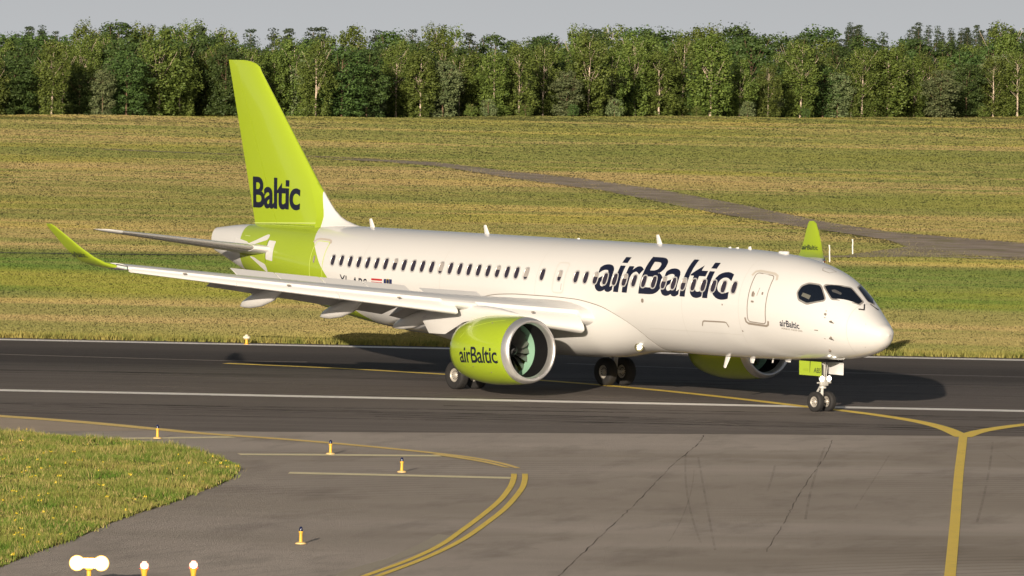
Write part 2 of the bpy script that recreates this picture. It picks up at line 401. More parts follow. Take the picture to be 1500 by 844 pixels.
def door(x0, x1, t0, t1, seam_mat, lip_mat, name='passenger_door', fill=None):
    d = bm_obj(patch([poly(rrect(x0+.02, x1-.02, t0, t1, .12, 4))], (.2 if x0 > 26 or x1 < 6.5 else 0, 4), on_fus(0.004)), name, fill or M_FUS, plane)
    bm_obj(patch([strip(rrect(x0, x1, t0, t1, .13, 4.5), 0.035, True, sy=SY)], (0, 4), on_fus(0.007)), 'door_seam', seam_mat, d)
    return d
d = door(4.62, 5.50, -14.5, 41.0, M_LINE, M_SEAMDK)
bm_obj(patch([strip([(4.45, 36.5), (4.52, 42), (4.70, 43.8), (5.42, 43.8), (5.58, 42), (5.66, 36.5)], .10, sy=SY)], (.2, 2), on_fus(0.009)), 'door_lintel', simple('door_lintel_grey', (.50, .46, .41), .5), d)
bm_obj(patch([strip([(4.50, -10.5), (4.53, -15), (4.62, -16.8), (5.50, -16.8), (5.60, -15), (5.63, -10.5)], .08, sy=SY)], (.2, 2), on_fus(0.009)), 'door_sill', M_SEAMDK, d)
mb = MB(); mb.path([fus(5.22, t*DEG, .03) for t in (13.5, 17.5)], .022); mb.build('handle', M_SEAMDK, d)
bits([strip([(5.10, 15), (5.05, 24)], .02, sy=SY), poly(rrect(5.26, 5.36, 13, 19, .04, 2)), poly(rrect(4.82, 4.90, 17, 20, .02, .8)), poly(rrect(5.2, 5.34, 7, 9, .02, .8))], (0, 3), on_fus(0.0075), 'door_marking', M_LINE, d)
d = door(29.62, 30.46, -18, 40.0, simple('pale_green_seam', (.55, .68, .12), .4), M_SEAMDK)
bm_obj(patch([strip([(29.55, 38), (29.65, 42), (29.8, 43.5), (30.4, 43.5), (30.55, 42), (30.66, 37)], .10, sy=SY)], (.2, 2), on_fus(0.009)), 'door_lintel', simple('door_lintel_pink', (.50, .44, .38), .5), d)
mb = MB(); mb.path([fus(30.2, t*DEG, .03) for t in (10, 15)], .022); mb.build('handle', M_SEAMDK, d)
bm_obj(patch([poly(rrect(30.16, 30.26, 8, 18, .04, 2))], (0, 3), on_fus(0.008)), 'handle_recess', M_SEAMDK, d)
# cargo door lip
bm_obj(patch([strip([(7.95, -24.5), (7.86, -19.5), (7.80, -18.7), (6.72, -18.4), (6.63, -19.0), (6.55, -23.8)], .05, sy=SY)], (.3, 2), on_fus(0.006)), 'cargo_door_frame', M_SEAMDK, plane)
bits([poly(ell(11.0, -1.4, .07, .07)), poly(ell(6.76, 0.2, .03, .03)), poly(ell(5.9, -27, .03, .03))], (0, 0), on_fus(0.005), 'drain_port', M_LINE, plane)
# nose probes and small fittings
for x, t, L in ((1.86, 6.8, .20), (1.90, -20.8, .20)):
    mb = MB(); p = fus(x, t*DEG, -.01); q = fus(x, t*DEG, .07); mb.tube(p, q, .045, .025); mb.tube(q+Vector((.03, 0, 0)), q+Vector((-L, .05, -.02)), .022, .012); mb.build('air_data_probe', M_LINE, plane)
for x, t in ((2.1, 15.0), (2.19, -47)):
    mb = MB(); mb.tube(fus(x, t*DEG, -.01), fus(x, t*DEG, .05), .05, .035); mb.build('air_data_vane', M_LINE, plane)
mb = MB(); mb.box(fus(2.42, -11.5*DEG, .015), (.16, .03, .025)); mb.build('air_data_vane', M_LINE, plane)
bits([poly(ell(.77, 33, .018, .018)), poly(ell(.84, -46, .018, .018)), poly(ell(2.1, 20, .02, .03)), poly(ell(2.1, 10, .03, .02)), poly(ell(2.15, -24, .03, .02))], (0, 0), on_fus(0.004), 'static_port', M_LINE, plane)
bm_obj(patch([strip([(3.30, 80), (3.10, 88), (2.85, 88), (2.88, 76), (3.15, 74)], .02, True, sy=1.0*DEG)], (.1, 2), on_fus(0.005)), 'hatch_seam', M_LINE, plane)

# cockpit windows (station, angle) outlines found on the skin
def smooth_poly(p, k=5, r=.16):
    out = []; n_ = len(p)
    for i in range(n_):
        a, b, c = Vector(p[i-1]), Vector(p[i]), Vector(p[(i+1) % n_])
        s_, e_ = b+(a-b)*r, b+(c-b)*r
        for j in range(k+1): t = j/k; q = s_*(1-t)**2+b*2*t*(1-t)+e_*t*t; out.append((q.x, q.y))
    return out
def grow(p, g, sy):
    c = Vector((sum(q[0] for q in p)/len(p), sum(q[1] for q in p)/len(p))); out = []
    n_ = len(p); P = [Vector((q[0], q[1]*sy)) for q in p]
    area = sum(P[i-1].x*P[i].y-P[i].x*P[i-1].y for i in range(n_)); sg = 1 if area > 0 else -1
    for i in range(n_):
        d = (P[(i+1) % n_]-P[i-1]).normalized(); q = P[i]+Vector((d.y, -d.x))*g*sg; out.append((q.x, q.y/sy))
    return out
SC = 1.15*DEG
def cockpit(p, frame=.075, rnd_=.11):
    p = smooth_poly(p, r=rnd_); mb = MB()
    rings = [[fus(a, b*DEG, off) for a, b in grow(p, g, SC)] for off, g in ((.002, frame), (.016, frame*.85), (.018, frame*.4), (.010, 0), (.004, -.01))]
    mb.loft(rings, False); fr = mb.build('cockpit_window', M_SEALGREY, plane)
    bm_obj(patch([poly(p)], (.08, 4), on_fus(0.006)), 'pane', M_COCK, fr)
    return fr
def mir(p): return [(a, 180-b) for a, b in p][::-1]
side = [(2.68, 49.5), (3.12, 44.5), (3.32, 38), (3.37, 29), (3.24, 22.0), (2.86, 20.0), (2.25, 34.0)]
mid = [(2.58, 52.0), (2.09, 73.0), (1.97, 82.5), (1.42, 83.5), (1.37, 69.0), (2.07, 41.0)]
for o_, lst in (('s', (side, mid)), ('p', (mir(side), mir(mid)))):
    for i, p in enumerate(lst):
        fr = cockpit(p, .042 if i == 0 else .045, .22 if i == 0 else .11)
        if o_ == 's' and i == 0:
            bm_obj(patch([poly([(3.18, 26.5), (3.16, 31.0), (2.82, 31.0), (2.84, 25.5)])], (.1, 4), on_fus(0.009)), 'sun_shade', simple('sunshade_grey', (.12, .12, .10), .6), fr)
        if o_ == 's' and i == 1:
            bm_obj(patch([poly(smooth_poly([(2.28, 53), (2.2, 57), (1.95, 60), (1.93, 56), (2.2, 51)]))], (.1, 4), on_fus(0.009)), 'overhead_panel', simple('panel_grey', (.07, .07, .07), .5), fr)
mb = MB()
mb.path([fus(1.30, 80*DEG, .03), fus(1.14, 68*DEG, .04), fus(1.24, 58*DEG, .04)], .02)
mb.path([fus(1.30, 97*DEG, .03), fus(1.16, 106*DEG, .04), fus(1.12, 112*DEG, .04)], .018)
mb.build('wiper', M_BLACK, plane)

# antennas and masts
def blade(name, base, h, c, rake, th=.03, down=False, mat=M_WHITE):
    mb = MB(); rings = []
    for f_ in (0, .5, .9, 1):
        z = base[2]+(-h if down else h)*f_; ch = c*(1-.45*f_)*(1 if f_ < 1 else .7); x0 = base[0]+rake*f_
        rings.append([(x0+ch*a, base[1]+th*b, z) for a, b in ((0, 0), (.2, .8), (.5, 1), (1, 0), (.5, -1), (.2, -.8))])
    mb.loft(rings); return mb.build(name, mat, plane)
for x in (28.55, 21.75, 12.05): blade('antenna', (x, 0, 5.32), .36, .30, .22)
for x, h in ((8.35, .07), (7.95, .07), (7.3, .12), (16.6, .07)): blade('antenna', (x, 0, 5.33), h, .22, .05)
mb = MB(); mb.box((5.62, 0, 5.30), (.42, .16, .12), bev=.04); mb.build('antenna', M_WHITE, plane)
blade('drain_mast', (8.05, 0.2, 1.66), .42, .26, .25, down=True)
blade('drain_mast', (6.75, 0.2, 1.68), .20, .30, .1, down=True)
blade('drain_mast', (5.9, 0.1, 1.68), .14, .10, .05, down=True)
blade('drain_mast', (5.0, 0.1, 1.70), .10, .4, .05, down=True)

# ------------------------------------------------------------------ fin, stabilisers, wings: lofted sections
def af(t, n_=12, camber=0.02):
    """closed aerofoil outline, chord 0..1, thickness t; upper surface TE->LE then lower LE->TE"""
    f = lambda x: 5*t*(.2969*math.sqrt(x)-.126*x-.3516*x*x+.2843*x**3-.1036*x**4)
    c = lambda x: camber*4*x*(1-x)
    xs = [(1-math.cos(math.pi*i/n_))/2 for i in range(n_+1)]
    return [(x, c(x)+f(x)) for x in xs[::-1]]+[(x, c(x)-f(x)) for x in xs[1:]]
def clip_af(o, x0, x1):
    """portion of an aerofoil between chord fractions"""
    k = len(o)//2; up_ = o[:k+1][::-1]; lo = o[k:]
    def at(L, x):
        for a, b in zip(L[:-1], L[1:]):
            if a[0] <= x <= b[0]+1e-9: t = (x-a[0])/max(b[0]-a[0], 1e-9); return a[1]+(b[1]-a[1])*t
        return L[-1][1]
    xs = [x0+(x1-x0)*(i/8)**1.6 for i in range(9)]
    return [(x, at(up_, x)) for x in xs[::-1]]+[(x, at(lo, x)) for x in (xs[1:] if x0 == 0 else xs)]

# fin
def fin_le(z): return 31.72+(z-6.53)*.911 if z < 11.0 else 35.79+(1-math.sqrt(max(0, 1-((z-11.0)/.41)**2)))*1.25
def fin_te(z): return 36.0+(z-5.2)*.306
def fin_half(x, z):
    le, te = fin_le(z), fin_te(z); c = te-le; t = min(max((x-le)/c, 0), 1)
    return c*5*(.105*min(1, (12.3-z)/3+.3) if z > 10.5 else .105)*(.2969*math.sqrt(t)-.126*t-.3516*t*t+.2843*t**3-.1036*t**4)
zs = [5.0, 5.6, 6.5, 7.5, 8.5, 9.5, 10.4, 11.0, 11.15, 11.28, 11.36, 11.40]
def fin_part(x0f, x1f, name):
    rings = []
    for z in zs:
        le, te = fin_le(z), fin_te(z); c = te-le; xs = [le+c*(x0f+(x1f-x0f)*(i/14)**1.7) for i in range(15)]
        rings.append([(x, fin_half(x, z), z) for x in xs]+[(x, -fin_half(x, z), z) for x in xs[::-1]])
    mb = MB(); mb.loft(rings); return mb.build(name, M_FINP, plane, angle=50)
fin = fin_part(0, .70, 'fin'); rud = fin_part(.706, 1.0, 'rudder')
mb = MB(); rings = []
dl = pchip([5.30, 5.40, 5.67, 6.1, 6.6, 7.2], [28.9, 29.67, 30.64, 31.25, 31.75, 32.33])
for z in (5.25, 5.32, 5.40, 5.55, 5.67, 5.9, 6.1, 6.35, 6.6, 6.9):
    x0 = dl(z); xe = max(31.6+(z-5.37)*.5, x0+.3); he = fin_half(xe, z)+.012; sh = max(0.0, (5.75-z))*.55
    rings.append([(x0+(xe-x0)*t, (he+sh*(t))*math.sqrt(t)*1.0, z) for t in (0, .03, .1, .25, .5, .75, 1)]+[(x0+(xe-x0)*t, -(he+sh*t)*math.sqrt(t), z) for t in (1, .75, .5, .25, .1, .03)])
mb.loft(rings); mb.build('dorsal_fairing', M_FINP, plane, angle=60)
vs, fs = text2d('Baltic', 0.022, 0.92)
bm_obj(patch([([(36.14-(36.14-32.86)*a, 5.84+(7.02-5.84)*b) for a, b in vs], fs)], (.3, .3), lambda x, z: Vector((x, fin_half(x, z)+.012, z))), 'lettering', M_NAVY, fin)
bm_obj(patch([strip([(36.0, 5.27), (31.4, 5.42)], .03)], (.4, 0), lambda x, z: Vector((x, fin_half(x, z)+.05, z))), 'fin_root_seam', simple('pale_seam', (.62, .72, .25), .4), plane)

# stabilisers
for s in (1, -1):
    st = [(0.75, 4.33, 33.10, 3.55, .10), (2.5, 4.54, 34.28, 2.75, .10), (4.5, 4.79, 35.62, 1.90, .095), (5.75, 4.94, 36.46, 1.36, .09)]
    def sec(y, z, le, c, t, a, b): return [(le+c*px, s*y, z+c*pz-.02*c*px) for px, pz in clip_af(af(t, 14, -.01), a, b)]
    mb = MB(); mb.loft([sec(*q, .10, .72) for q in st]); hs_ = mb.build('stabiliser', M_WING, plane, angle=50)
    mb = MB(); mb.loft([sec(*q, .73, 1.0) for q in st]); mb.build('elevator', M_WING, hs_, angle=50)
    mb = MB(); mb.loft([sec(*q, 0, .098) for q in ([(1.72, 4.446, 33.754, 3.107, .101)]+st[1:])]); mb.build('leading_edge', M_CHROME, hs_, angle=60)
    mb = MB(); mb.loft([sec(.8, 4.336, 33.11, 3.53, .115, 0, .13), sec(1.70, 4.444, 33.73, 3.12, .112, 0, .12)]); mb.build('root_cuff', M_WHITE, hs_, angle=60)
    mb = MB(); mb.loft([sec(*q, 0, 1) for q in ((5.76, 4.941, 36.46, 1.36, .10), (5.98, 4.975, 36.66, 1.22, .09), (6.10, 5.0, 36.88, 1.0, .07), (6.15, 5.01, 37.25, .60, .04))]); mb.build('tip_cap', M_WHITE, hs_, angle=60)
    if s == 1:
        bm_obj(patch([poly(rrect(33.14, 33.66, -4.5, 29.5, .06, 2))], (.2, 4), on_fus(0.006)), 'root_plate', M_WHITE, plane)
        bm_obj(patch([strip([(33.69, -10), (33.69, 30)], .025, sy=SY)], (0, 4), on_fus(0.007)), 'root_gap', M_BLACK, plane)
        a_ = [(35.2, 15), (34.55, 27), (33.95, 41.5), (33.80, 40), (33.76, 34), (33.82, 29), (34.35, 22), (34.8, 14)]
        b_ = [(35.0, -8), (34.3, -18), (33.78, -27.5), (33.66, -25), (33.68, -18), (33.76, -13), (34.2, -11), (34.6, -7)]
        bm_obj(patch([poly(smooth_poly(a_, 3, .3)), poly(smooth_poly(b_, 3, .3)), poly([(36.3, 24), (35.3, 20), (34.7, 11), (35.0, -4), (36.3, -4)])], (.2, 4), on_fus(0.006)), 'trim_marking', M_WHITE, plane)
        bm_obj(patch([strip([(35.6, 33), (35.2, 33)], .03, sy=SY)], (0, 0), on_fus(0.006)), 'panel_marking', simple('panel_marking_pale', (.6, .7, .3), .4), plane)

# wings
def W(y):
    """leading edge x, chord, height of chord line, thickness ratio at span station y (clean wing)"""
    le = 13.85+.567*(y-2.2); te = 20.6-(y-1.6)*.06 if y < 5.6 else 20.36+(y-5.6)*.30
    z = 2.72+.112*(y-2.2); t = .135-.035*min(1, (y-1.6)/8)
    return le, te-le, z, t
def tilt(y): return -.035+.004*y          # trailing edge lower than leading edge at the root
for s in (1, -1):
    def wsec(y, a, b, dx=0, dz=0, rot=0, piv=(0, 0), scale=1.0, cam_=.025):
        le, c, z, t = W(y); out = []
        for px, pz in clip_af(af(t, 16, cam_), a, b):
            qx, qz = (px-piv[0])*scale, (pz-piv[1])*scale
            cr, sr = math.cos(rot), math.sin(rot)
            qx, qz = qx*cr-qz*sr+piv[0]+dx, qx*sr+qz*cr+piv[1]+dz
            out.append((le+c*qx, s*y, z+c*(qz+tilt(y)*(qx-.25))))
        return out
    ys = [1.2, 2.2, 3.5, 5.0, 5.6, 7, 9, 11, 13, 15, 15.95]
    mb = MB(); mb.loft([wsec(y, .035, .70) for y in ys]); wing = mb.build('wing', M_WING, plane, angle=45)
    mb = MB(); mb.loft([wsec(y, 0, .05) for y in (5.35, 6.4)]); mb.build('leading_edge', M_WHITE, wing, angle=60)
    for y0, y1 in ((2.18, 5.30), (6.02, 9.6), (9.62, 12.7), (12.72, 15.85)):
        mb = MB(); k = 4; c_ = [y0+(y1-y0)*i/k for i in range(k+1)]
        mb.loft([wsec(y, 0, .15, -.035, -.030, R(17), (.12, 0), 1.04) for y in c_]); sl_ = mb.build('slat', M_WHITE, wing, angle=60)
        le, c, z, t = W((y0+y1)/2)
        mb = MB(); mb.box((le-.03*c, s*((y0+y1)/2), z+.005*c), (.05, .12, .05)); mb.build('slat_marking', M_SEAMDK, sl_)
    mb = MB(); mb.loft([wsec(y, 0, .06) for y in (1.2, 1.7, 2.15)]); mb.build('root_glove', M_WHITE, wing, angle=60)
    # flaps swung down and back
    for y0, y1 in ((2.05, 5.45), (5.75, 9.0), (9.03, 12.1)):
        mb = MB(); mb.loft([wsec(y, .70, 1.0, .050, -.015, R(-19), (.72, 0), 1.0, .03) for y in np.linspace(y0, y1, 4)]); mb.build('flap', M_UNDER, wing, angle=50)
    mb = MB(); mb.loft([wsec(y, .705, 1.0) for y in np.linspace(12.2, 15.9, 4)]); mb.build('aileron', M_WING, wing, angle=50)
    # lower skin in darker grey
    mb = MB(); lows = []
    for y in ys:
        L = wsec(y, .10, .70); k = 9; low = L[k:]; lows.append([(p[0], p[1], p[2]-.006) for p in low])
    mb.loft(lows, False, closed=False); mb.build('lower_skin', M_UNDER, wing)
    # spoilers raised
    for i, (y0, y1, h) in enumerate(((2.75, 5.1, .40), (5.62, 7.05, .52), (7.09, 8.52, .52), (8.56, 10.05, .52), (10.09, 11.55, .52))):
        P = []
        for y in (y0, y1):
            le, c, z, t = W(y); hx = le+.70*c; hz = z+c*(.062*t/.1+tilt(y)*.45)-.01; h_ = h if i else .42
            P.append((Vector((hx, s*y, hz)), Vector((hx+h_*.93, s*y, hz+h_*.50 if i else hz+h_*.50))))
        a, b, c2, d2 = P[0][0], P[1][0], P[1][1], P[0][1]; nn = (b-a).cross(d2-a).normalized()*.022
        mb = MB(); mb.add([a+nn, b+nn, c2+nn*.3, d2+nn*.3, a-nn, b-nn, c2-nn*.3, d2-nn*.3], [(0, 1, 2, 3), (7, 6, 5, 4), (0, 4, 5, 1), (1, 5, 6, 2), (2, 6, 7, 3), (3, 7, 4, 0)])
        mb.build('spoiler', M_WHITE if i else M_WING, wing, False)
    # flap track fairings: fixed canoe and drooped rear
    for y in (4.74, 7.57, 10.44):
        le, c, z, t = W(y); te = le+c; zb0 = z-.5*t*c*.75
        mb = MB(); rings = []
        L = 2.55; x0 = te-1.75
        for f_, wd, hh, dz in ((0, .02, .03, .06), (.08, .08, .13, -.02), (.25, .16, .27, -.16), (.5, .19, .32, -.32), (.75, .16, .27, -.46), (.92, .10, .15, -.58), (1, .02, .03, -.66)):
            cx = x0+L*f_; cz = zb0+dz
            rings.append([(cx, s*y+wd*math.cos(2*math.pi*j/16), cz+hh*math.sin(2*math.pi*j/16)*(1 if math.sin(2*math.pi*j/16) < 0 else .7)) for j in range(16)])
        mb.loft(rings); mb.build('flap_track_fairing', M_WHITE, wing, angle=70)
        mb = MB(); mb.box((te-.35, s*y, zb0+.05), (1.0, .10, .55), Matrix.Rotation(R(18), 3, 'Y')); mb.build('flap_bracket', M_UNDER, wing, False)
    # winglet
    cols = [(15.96, 4.235, 21.66, 1.83, 83), (16.25, 4.30, 21.90, 1.68, 75), (16.48, 4.40, 22.25, 1.48, 62), (16.72, 4.60, 22.62, 1.25, 40), (17.0, 4.92, 23.02, 1.02, 25), (17.3, 5.34, 23.52, .72, 20), (17.50, 5.62, 23.88, .48, 20), (17.55, 5.70, 24.05, .30, 20)]
    def wl(y, z, le, c, an, t=.10):
        ny, nz = math.cos(R(an)), math.sin(R(an))   # normal of the section
        return [(le+c*px, s*(y-ny*c*pz), z+nz*c*pz) for px, pz in af(t, 10, .01)]
    mb = MB(); mb.loft([wl(*c) for c in cols[:2]]); tip_ = mb.build('wingtip', M_WHITE, wing, angle=60)
    mb = MB(); mb.loft([wl(*c) for c in cols[1:]]); wlt = mb.build('winglet', M_GREEN, plane, angle=60)
    le, c, an = 21.66, 1.83, 83
    # lettering on the winglet: outer side on starboard, inner side on port
    vs, fs = text2d('airBaltic', .01)
    def wmap(a, b):
        z = 4.62+.18*b; k = (z-4.60)/(5.34-4.60); y = 16.72+(17.3-16.72)*k; lex = 22.62+(23.52-22.62)*k; cc = 1.25+(.72-1.25)*k
        xx = lex+cc*(.88-.72*a) if s == 1 else lex+cc*(.90-.76*a)
        o_ = (.085 if s == 1 else -.085)*1.0
        return Vector((xx, s*(y+(.075 if s == 1 else -.075)), z+(-.045 if s == 1 else .03)))
    bm_obj(patch([(vs, fs)], (0, 0), wmap), 'lettering', M_NAVY, wlt, False)
    # navigation light in the wingtip leading edge
    mb = MB(); g_ = []
    for f_ in (0, .25, .5, .75, 1):
        y = 15.99+.23*f_; z = 4.235+.065*f_+.01; le = 21.66+.24*f_; hh = .055*math.sin(math.pi*min(max(f_, .12), .88))+.01
        g_.append([(le-.012+abs(q)*.25, s*y, z+hh*q) for q in (-1, -.6, 0, .6, 1)])
    mb.loft(g_, False, closed=False); nl = mb.build('navigation_light', M_NAVG if s == 1 else simple('nav_red', (.6, .05, .04), .2), wing)
    mb = MB(); mb.path([(21.66+.02, s*15.97, 4.185), (21.66+.02, s*15.97, 4.31), (21.95, s*16.24, 4.38), (21.95, s*16.24, 4.24), (21.66+.02, s*15.97, 4.185)], .012); mb.build('light_seal', M_BLACK, nl)

# ------------------------------------------------------------------ engines
for s in (1, -1):
    E0 = Vector((12.50, s*5.38, 1.70)); ax = Vector((1, 0, -.035)).normalized()
    mb = MB()
    mb.lathe(E0, ax, [(.30, 1.150), (.32, 1.154), (.7, 1.185), (1.2, 1.205), (1.8, 1.21), (2.3, 1.18), (2.8, 1.11), (3.2, 1.01), (3.40, .945), (3.41, .93), (3.2, .92), (2.6, .95)], 72)
    nac = mb.build('engine_cowl', M_GREEN, plane, angle=50)
    mb = MB(); mb.lathe(E0, ax, [(.298, 1.149), (.18, 1.128), (.09, 1.100), (.03, 1.062), (0, 1.02), (.02, .985), (.07, .960), (.16, .938), (.30, .928)], 72)
    mb.build('inlet_lip', M_METAL, nac, angle=80)
    mb = MB(); mb.lathe(E0, ax, [(.30, .928), (.6, .932), (1.04, .948)], 72); mb.build('inlet_liner', M_DARK, nac)
    mb = MB(); mb.lathe(E0, ax, [(1.04, .948), (1.2, .95), (1.46, .95)], 72); mb.build('fan_case', M_MINT, nac)
    mb = MB(); mb.lathe(E0, ax, [(1.75, 0), (1.75, .95)], 48); mb.build('fan_backing', M_DARK, nac)
    b = ax.cross(Vector((0, 0, 1))).normalized(); c = b.cross(ax)
    for k in range(18):
        a = 2*math.pi*k/18; mb = MB(); g_ = []
        for f_ in np.linspace(0, 1, 7).tolist():
            r = .27+(.935-.27)*f_; ch = .20+.16*math.sin(math.pi*min(f_+.15, 1)*.8); tw_ = R(28+34*f_); sw = .05*math.sin(math.pi*f_*1.2)
            row = []
            for q, tt in ((-1, .002), (-.4, .012), (.4, .014), (1, .003)):
                dx = q*ch/2*math.cos(tw_)+1.36-sw; dt = q*ch/2*math.sin(tw_)
                aa = a+dt/r
                row.append((dx, aa, r, tt))
            ring = [E0+ax*(dx-tt)+r_*(math.cos(aa)*b+math.sin(aa)*c) for dx, aa, r_, tt in row]+[E0+ax*(dx+tt)+r_*(math.cos(aa)*b+math.sin(aa)*c) for dx, aa, r_, tt in row[::-1]]
            g_.append(ring)
        mb.loft(g_); mb.build('fan_blade', M_FAN, nac, angle=50)
    mb = MB(); mb.lathe(E0, ax, [(.86, 0), (.88, .04), (1.0, .14), (1.15, .22), (1.35, .27), (1.6, .29)], 32); spn = mb.build('spinner', simple('spinner_grey', (.03, .03, .032), .3), nac, angle=80)
    mb = MB(); sw_ = []
    for i in range(10):
        t = i/9; d0 = .905+.12*t; r0 = .055+.10*t; a = math.pi-1.0+1.9*t; wd = .45*math.sin(math.pi*min(max(t, .08), .95))
        f3 = lambda aa: E0+ax*(d0-.012)+(r0+.008)*(math.cos(aa)*b+math.sin(aa)*c)
        sw_.append([f3(a-wd), f3(a), f3(a+wd)])
    mb.loft(sw_, False, closed=False); mb.build('spinner_swirl', M_WHITE, spn)
    # hot section
    mb = MB(); mb.lathe(E0, ax, [(2.6, .60), (3.3, .52), (3.8, .40), (3.85, .36), (3.6, .35)], 40); mb.lathe(E0, ax, [(3.5, .24), (3.9, .16), (4.1, .02)], 32)
    mb.build('core_nozzle', simple('core_metal', (.30, .28, .26), .4, .8), nac)
    # lettering on the outboard side of the cowl
    def nr(d): return float(np.interp(d, [.3, .7, 1.2, 1.8, 2.3, 2.8, 3.2], [1.15, 1.185, 1.205, 1.21, 1.18, 1.11, 1.01]))
    if s == 1:
        vs, fs = text2d('airBaltic', .012, .95)
        def nm_(a, h):
            d = 2.62-2.12*a; hh = -.43+.56*h; an = math.asin(hh/nr(d)) if abs(hh) < 1 else 0
            return E0+ax*d+(nr(d)+.006)*(math.cos(an)*Vector((0, 1, 0))+math.sin(an)*Vector((0, 0, 1)))
        bm_obj(patch([(vs, fs)], (.12, .15), nm_), 'lettering', M_NAVY, nac)
        for d, h_, r_ in ((1.05, -.75, .03), (1.3, .95, .03), (1.9, -.55, .025)):
            an = math.asin(max(-1, min(1, h_/nr(d)))); p = E0+ax*d+nr(d)*(math.cos(an)*Vector((0, 1, 0))+math.sin(an)*Vector((0, 0, 1))); nn = (math.cos(an)*Vector((0, 1, 0))+math.sin(an)*Vector((0, 0, 1)))
            mb = MB(); mb.tube(p-nn*.01, p+nn*.008, r_, r_*.8); mb.build('drain_hole', M_LINE, nac)
        sm = [(2.75, .2), (2.70, .45), (2.45, .70), (2.0, .86), (1.4, .98), (.8, 1.05)]
        bm_obj(patch([strip(sm, .02)], (.2, 0), lambda d, h: E0+ax*d+(nr(d)+.005)*(math.sqrt(max(0, 1-(h/nr(d))**2))*Vector((0, 1, 0))+(h/nr(d))*Vector((0, 0, 1)))), 'cowl_seam', simple('pale_cowl_seam', (.50, .66, .06), .35), nac)
    # pylon
    mb = MB(); rings = []
    outl = [(13.2, 2.86, 2.92, .02), (13.6, 2.84, 2.98, .11), (14.3, 2.80, 3.07, .17), (15.2, 2.70, 3.13, .20), (16.2, 2.50, 3.10, .20), (17.2, 2.05, 3.00, .18), (18.15, 2.04, 2.75, .14), (18.6, 2.45, 2.62, .06)]
    for x, z0, z1, wd in outl:
        rings.append([(x, s*5.40+wd*q, z) for q, z in ((-.7, z0), (.7, z0), (1, z0+.25*(z1-z0)), (1, z0+.7*(z1-z0)), (.45, z1), (-.45, z1), (-1, z0+.7*(z1-z0)), (-1, z0+.25*(z1-z0)))])
    mb.loft(rings); mb.build('engine_pylon', M_WHITE, plane, angle=50)

# ------------------------------------------------------------------ landing gear
def wheel(c, rad, wd, side, rimr, parent, bolts=10):
    c = Vector(c); ax = Vector((0, 1, 0)); h = wd/2
    mb = MB(); pr = [(-h*.62, rimr), (-h*.86, rimr+.015), (-h, rad*.80), (-h*.93, rad*.91), (-h*.72, rad*.975), (-h*.4, rad), (-h*.38, rad*.985), (-h*.34, rad*.985), (-h*.32, rad), (0, rad*1.003), (h*.32, rad), (h*.34, rad*.985), (h*.38, rad*.985), (h*.4, rad), (h*.72, rad*.975), (h*.93, rad*.91), (h, rad*.80), (h*.86, rimr+.015), (h*.62, rimr)]
    mb.lathe(c, ax, pr, 40); wl_ = mb.build('wheel', M_TYRE, parent, angle=50)
    mb = MB()
    for sg in (1, -1):
        mb.lathe(c, ax*sg, [(h*.64, rimr+.004), (h*.70, rimr*.96), (h*.58, rimr*.88), (h*.45, rimr*.72), (h*.40, rimr*.45), (h*.62, rimr*.30), (h*.78, rimr*.24), (h*.80, 0)], 32)
        for k in range(bolts):
            a = 2*math.pi*k/bolts; p = c+ax*sg*(h*.455)+Vector((math.cos(a), 0, math.sin(a)))*rimr*.60
            mb.tube(p-ax*sg*.02, p+ax*sg*.012, rimr*.085, rimr*.07, 8, 1)
    mb.build('rim', [M_RIM, M_DARK], wl_, angle=40)
    return wl_
XM = 18.64
for s in (1, -1):
    mb = MB()
    mb.tube((XM, s*3.40, .50), (XM-.02, s*3.44, 1.25), .075, .075, 16); mb.tube((XM-.02, s*3.44, 1.15), (XM-.05, s*3.55, 2.75), .13, .14, 16)
    mb.tube((XM, s*(3.40-.43), .51), (XM, s*(3.40+.43), .51), .06); mb.tube((XM-.03, s*3.45, 1.75), (XM-.1, s*2.2, 2.2), .05)
    mb.path([(XM+.10, s*3.40, .58), (XM+.32, s*3.42, .95), (XM+.10, s*3.44, 1.3)], .035); mb.path([(XM-.12, s*3.36, .6), (XM-.14, s*3.42, 1.9)], .018)
    mb.build('main_gear_leg', M_STRUT, plane)
    for q in (-.43, .43): wheel((XM, s*3.40+q, .51), .51, .37, q, .24, plane, 12)
    mb = MB(); mb.box((XM-.02, s*3.80, 1.9), (.75, .035, 1.0), Matrix.Rotation(R(8*s), 3, 'X'), bev=.012); mb.build('main_gear_door', M_WHITE, plane, False)
XN = 3.52
mb = MB()
mb.tube((XN, 0, .34), (XN-.02, 0, .85), .055, .055, 16); mb.tube((XN-.02, 0, .80), (XN-.05, 0, 1.85), .085, .095, 16)
mb.tube((XN, -.30, .345), (XN, .30, .345), .045); mb.path([(XN+.06, 0, .42), (XN+.26, 0, .62), (XN+.08, 0, .86)], .04)
mb.path([(XN+.02, -.07, .62), (XN+.02, .07, .62)], .05)
mb.tube((XN-.03, 0, .80), (XN-.03, 0, .86), .13, .13, 16); mb.tube((XN-.05, 0, 1.0), (XN-.05, 0, 1.18), .12, .12, 16)
mb.path([(XN-.10, -.30, .99), (XN-.10, .30, .99)], .028); mb.box((XN-.10, 0, .97), (.12, .32, .17), bev=.03)
mb.path([(XN+.02, 0, 1.0), (XN+.55, 0, 1.75)], .035); mb.path([(XN-.06, .10, .88), (XN-.06, .12, 1.7)], .015); mb.path([(XN-.06, -.10, .88), (XN-.08, -.16, 1.7)], .015)
mb.build('nose_gear_leg', M_STRUT, plane)
for q in (-.27, .27): wheel((XN, q, .345), .345, .23, q, .18, plane, 9)
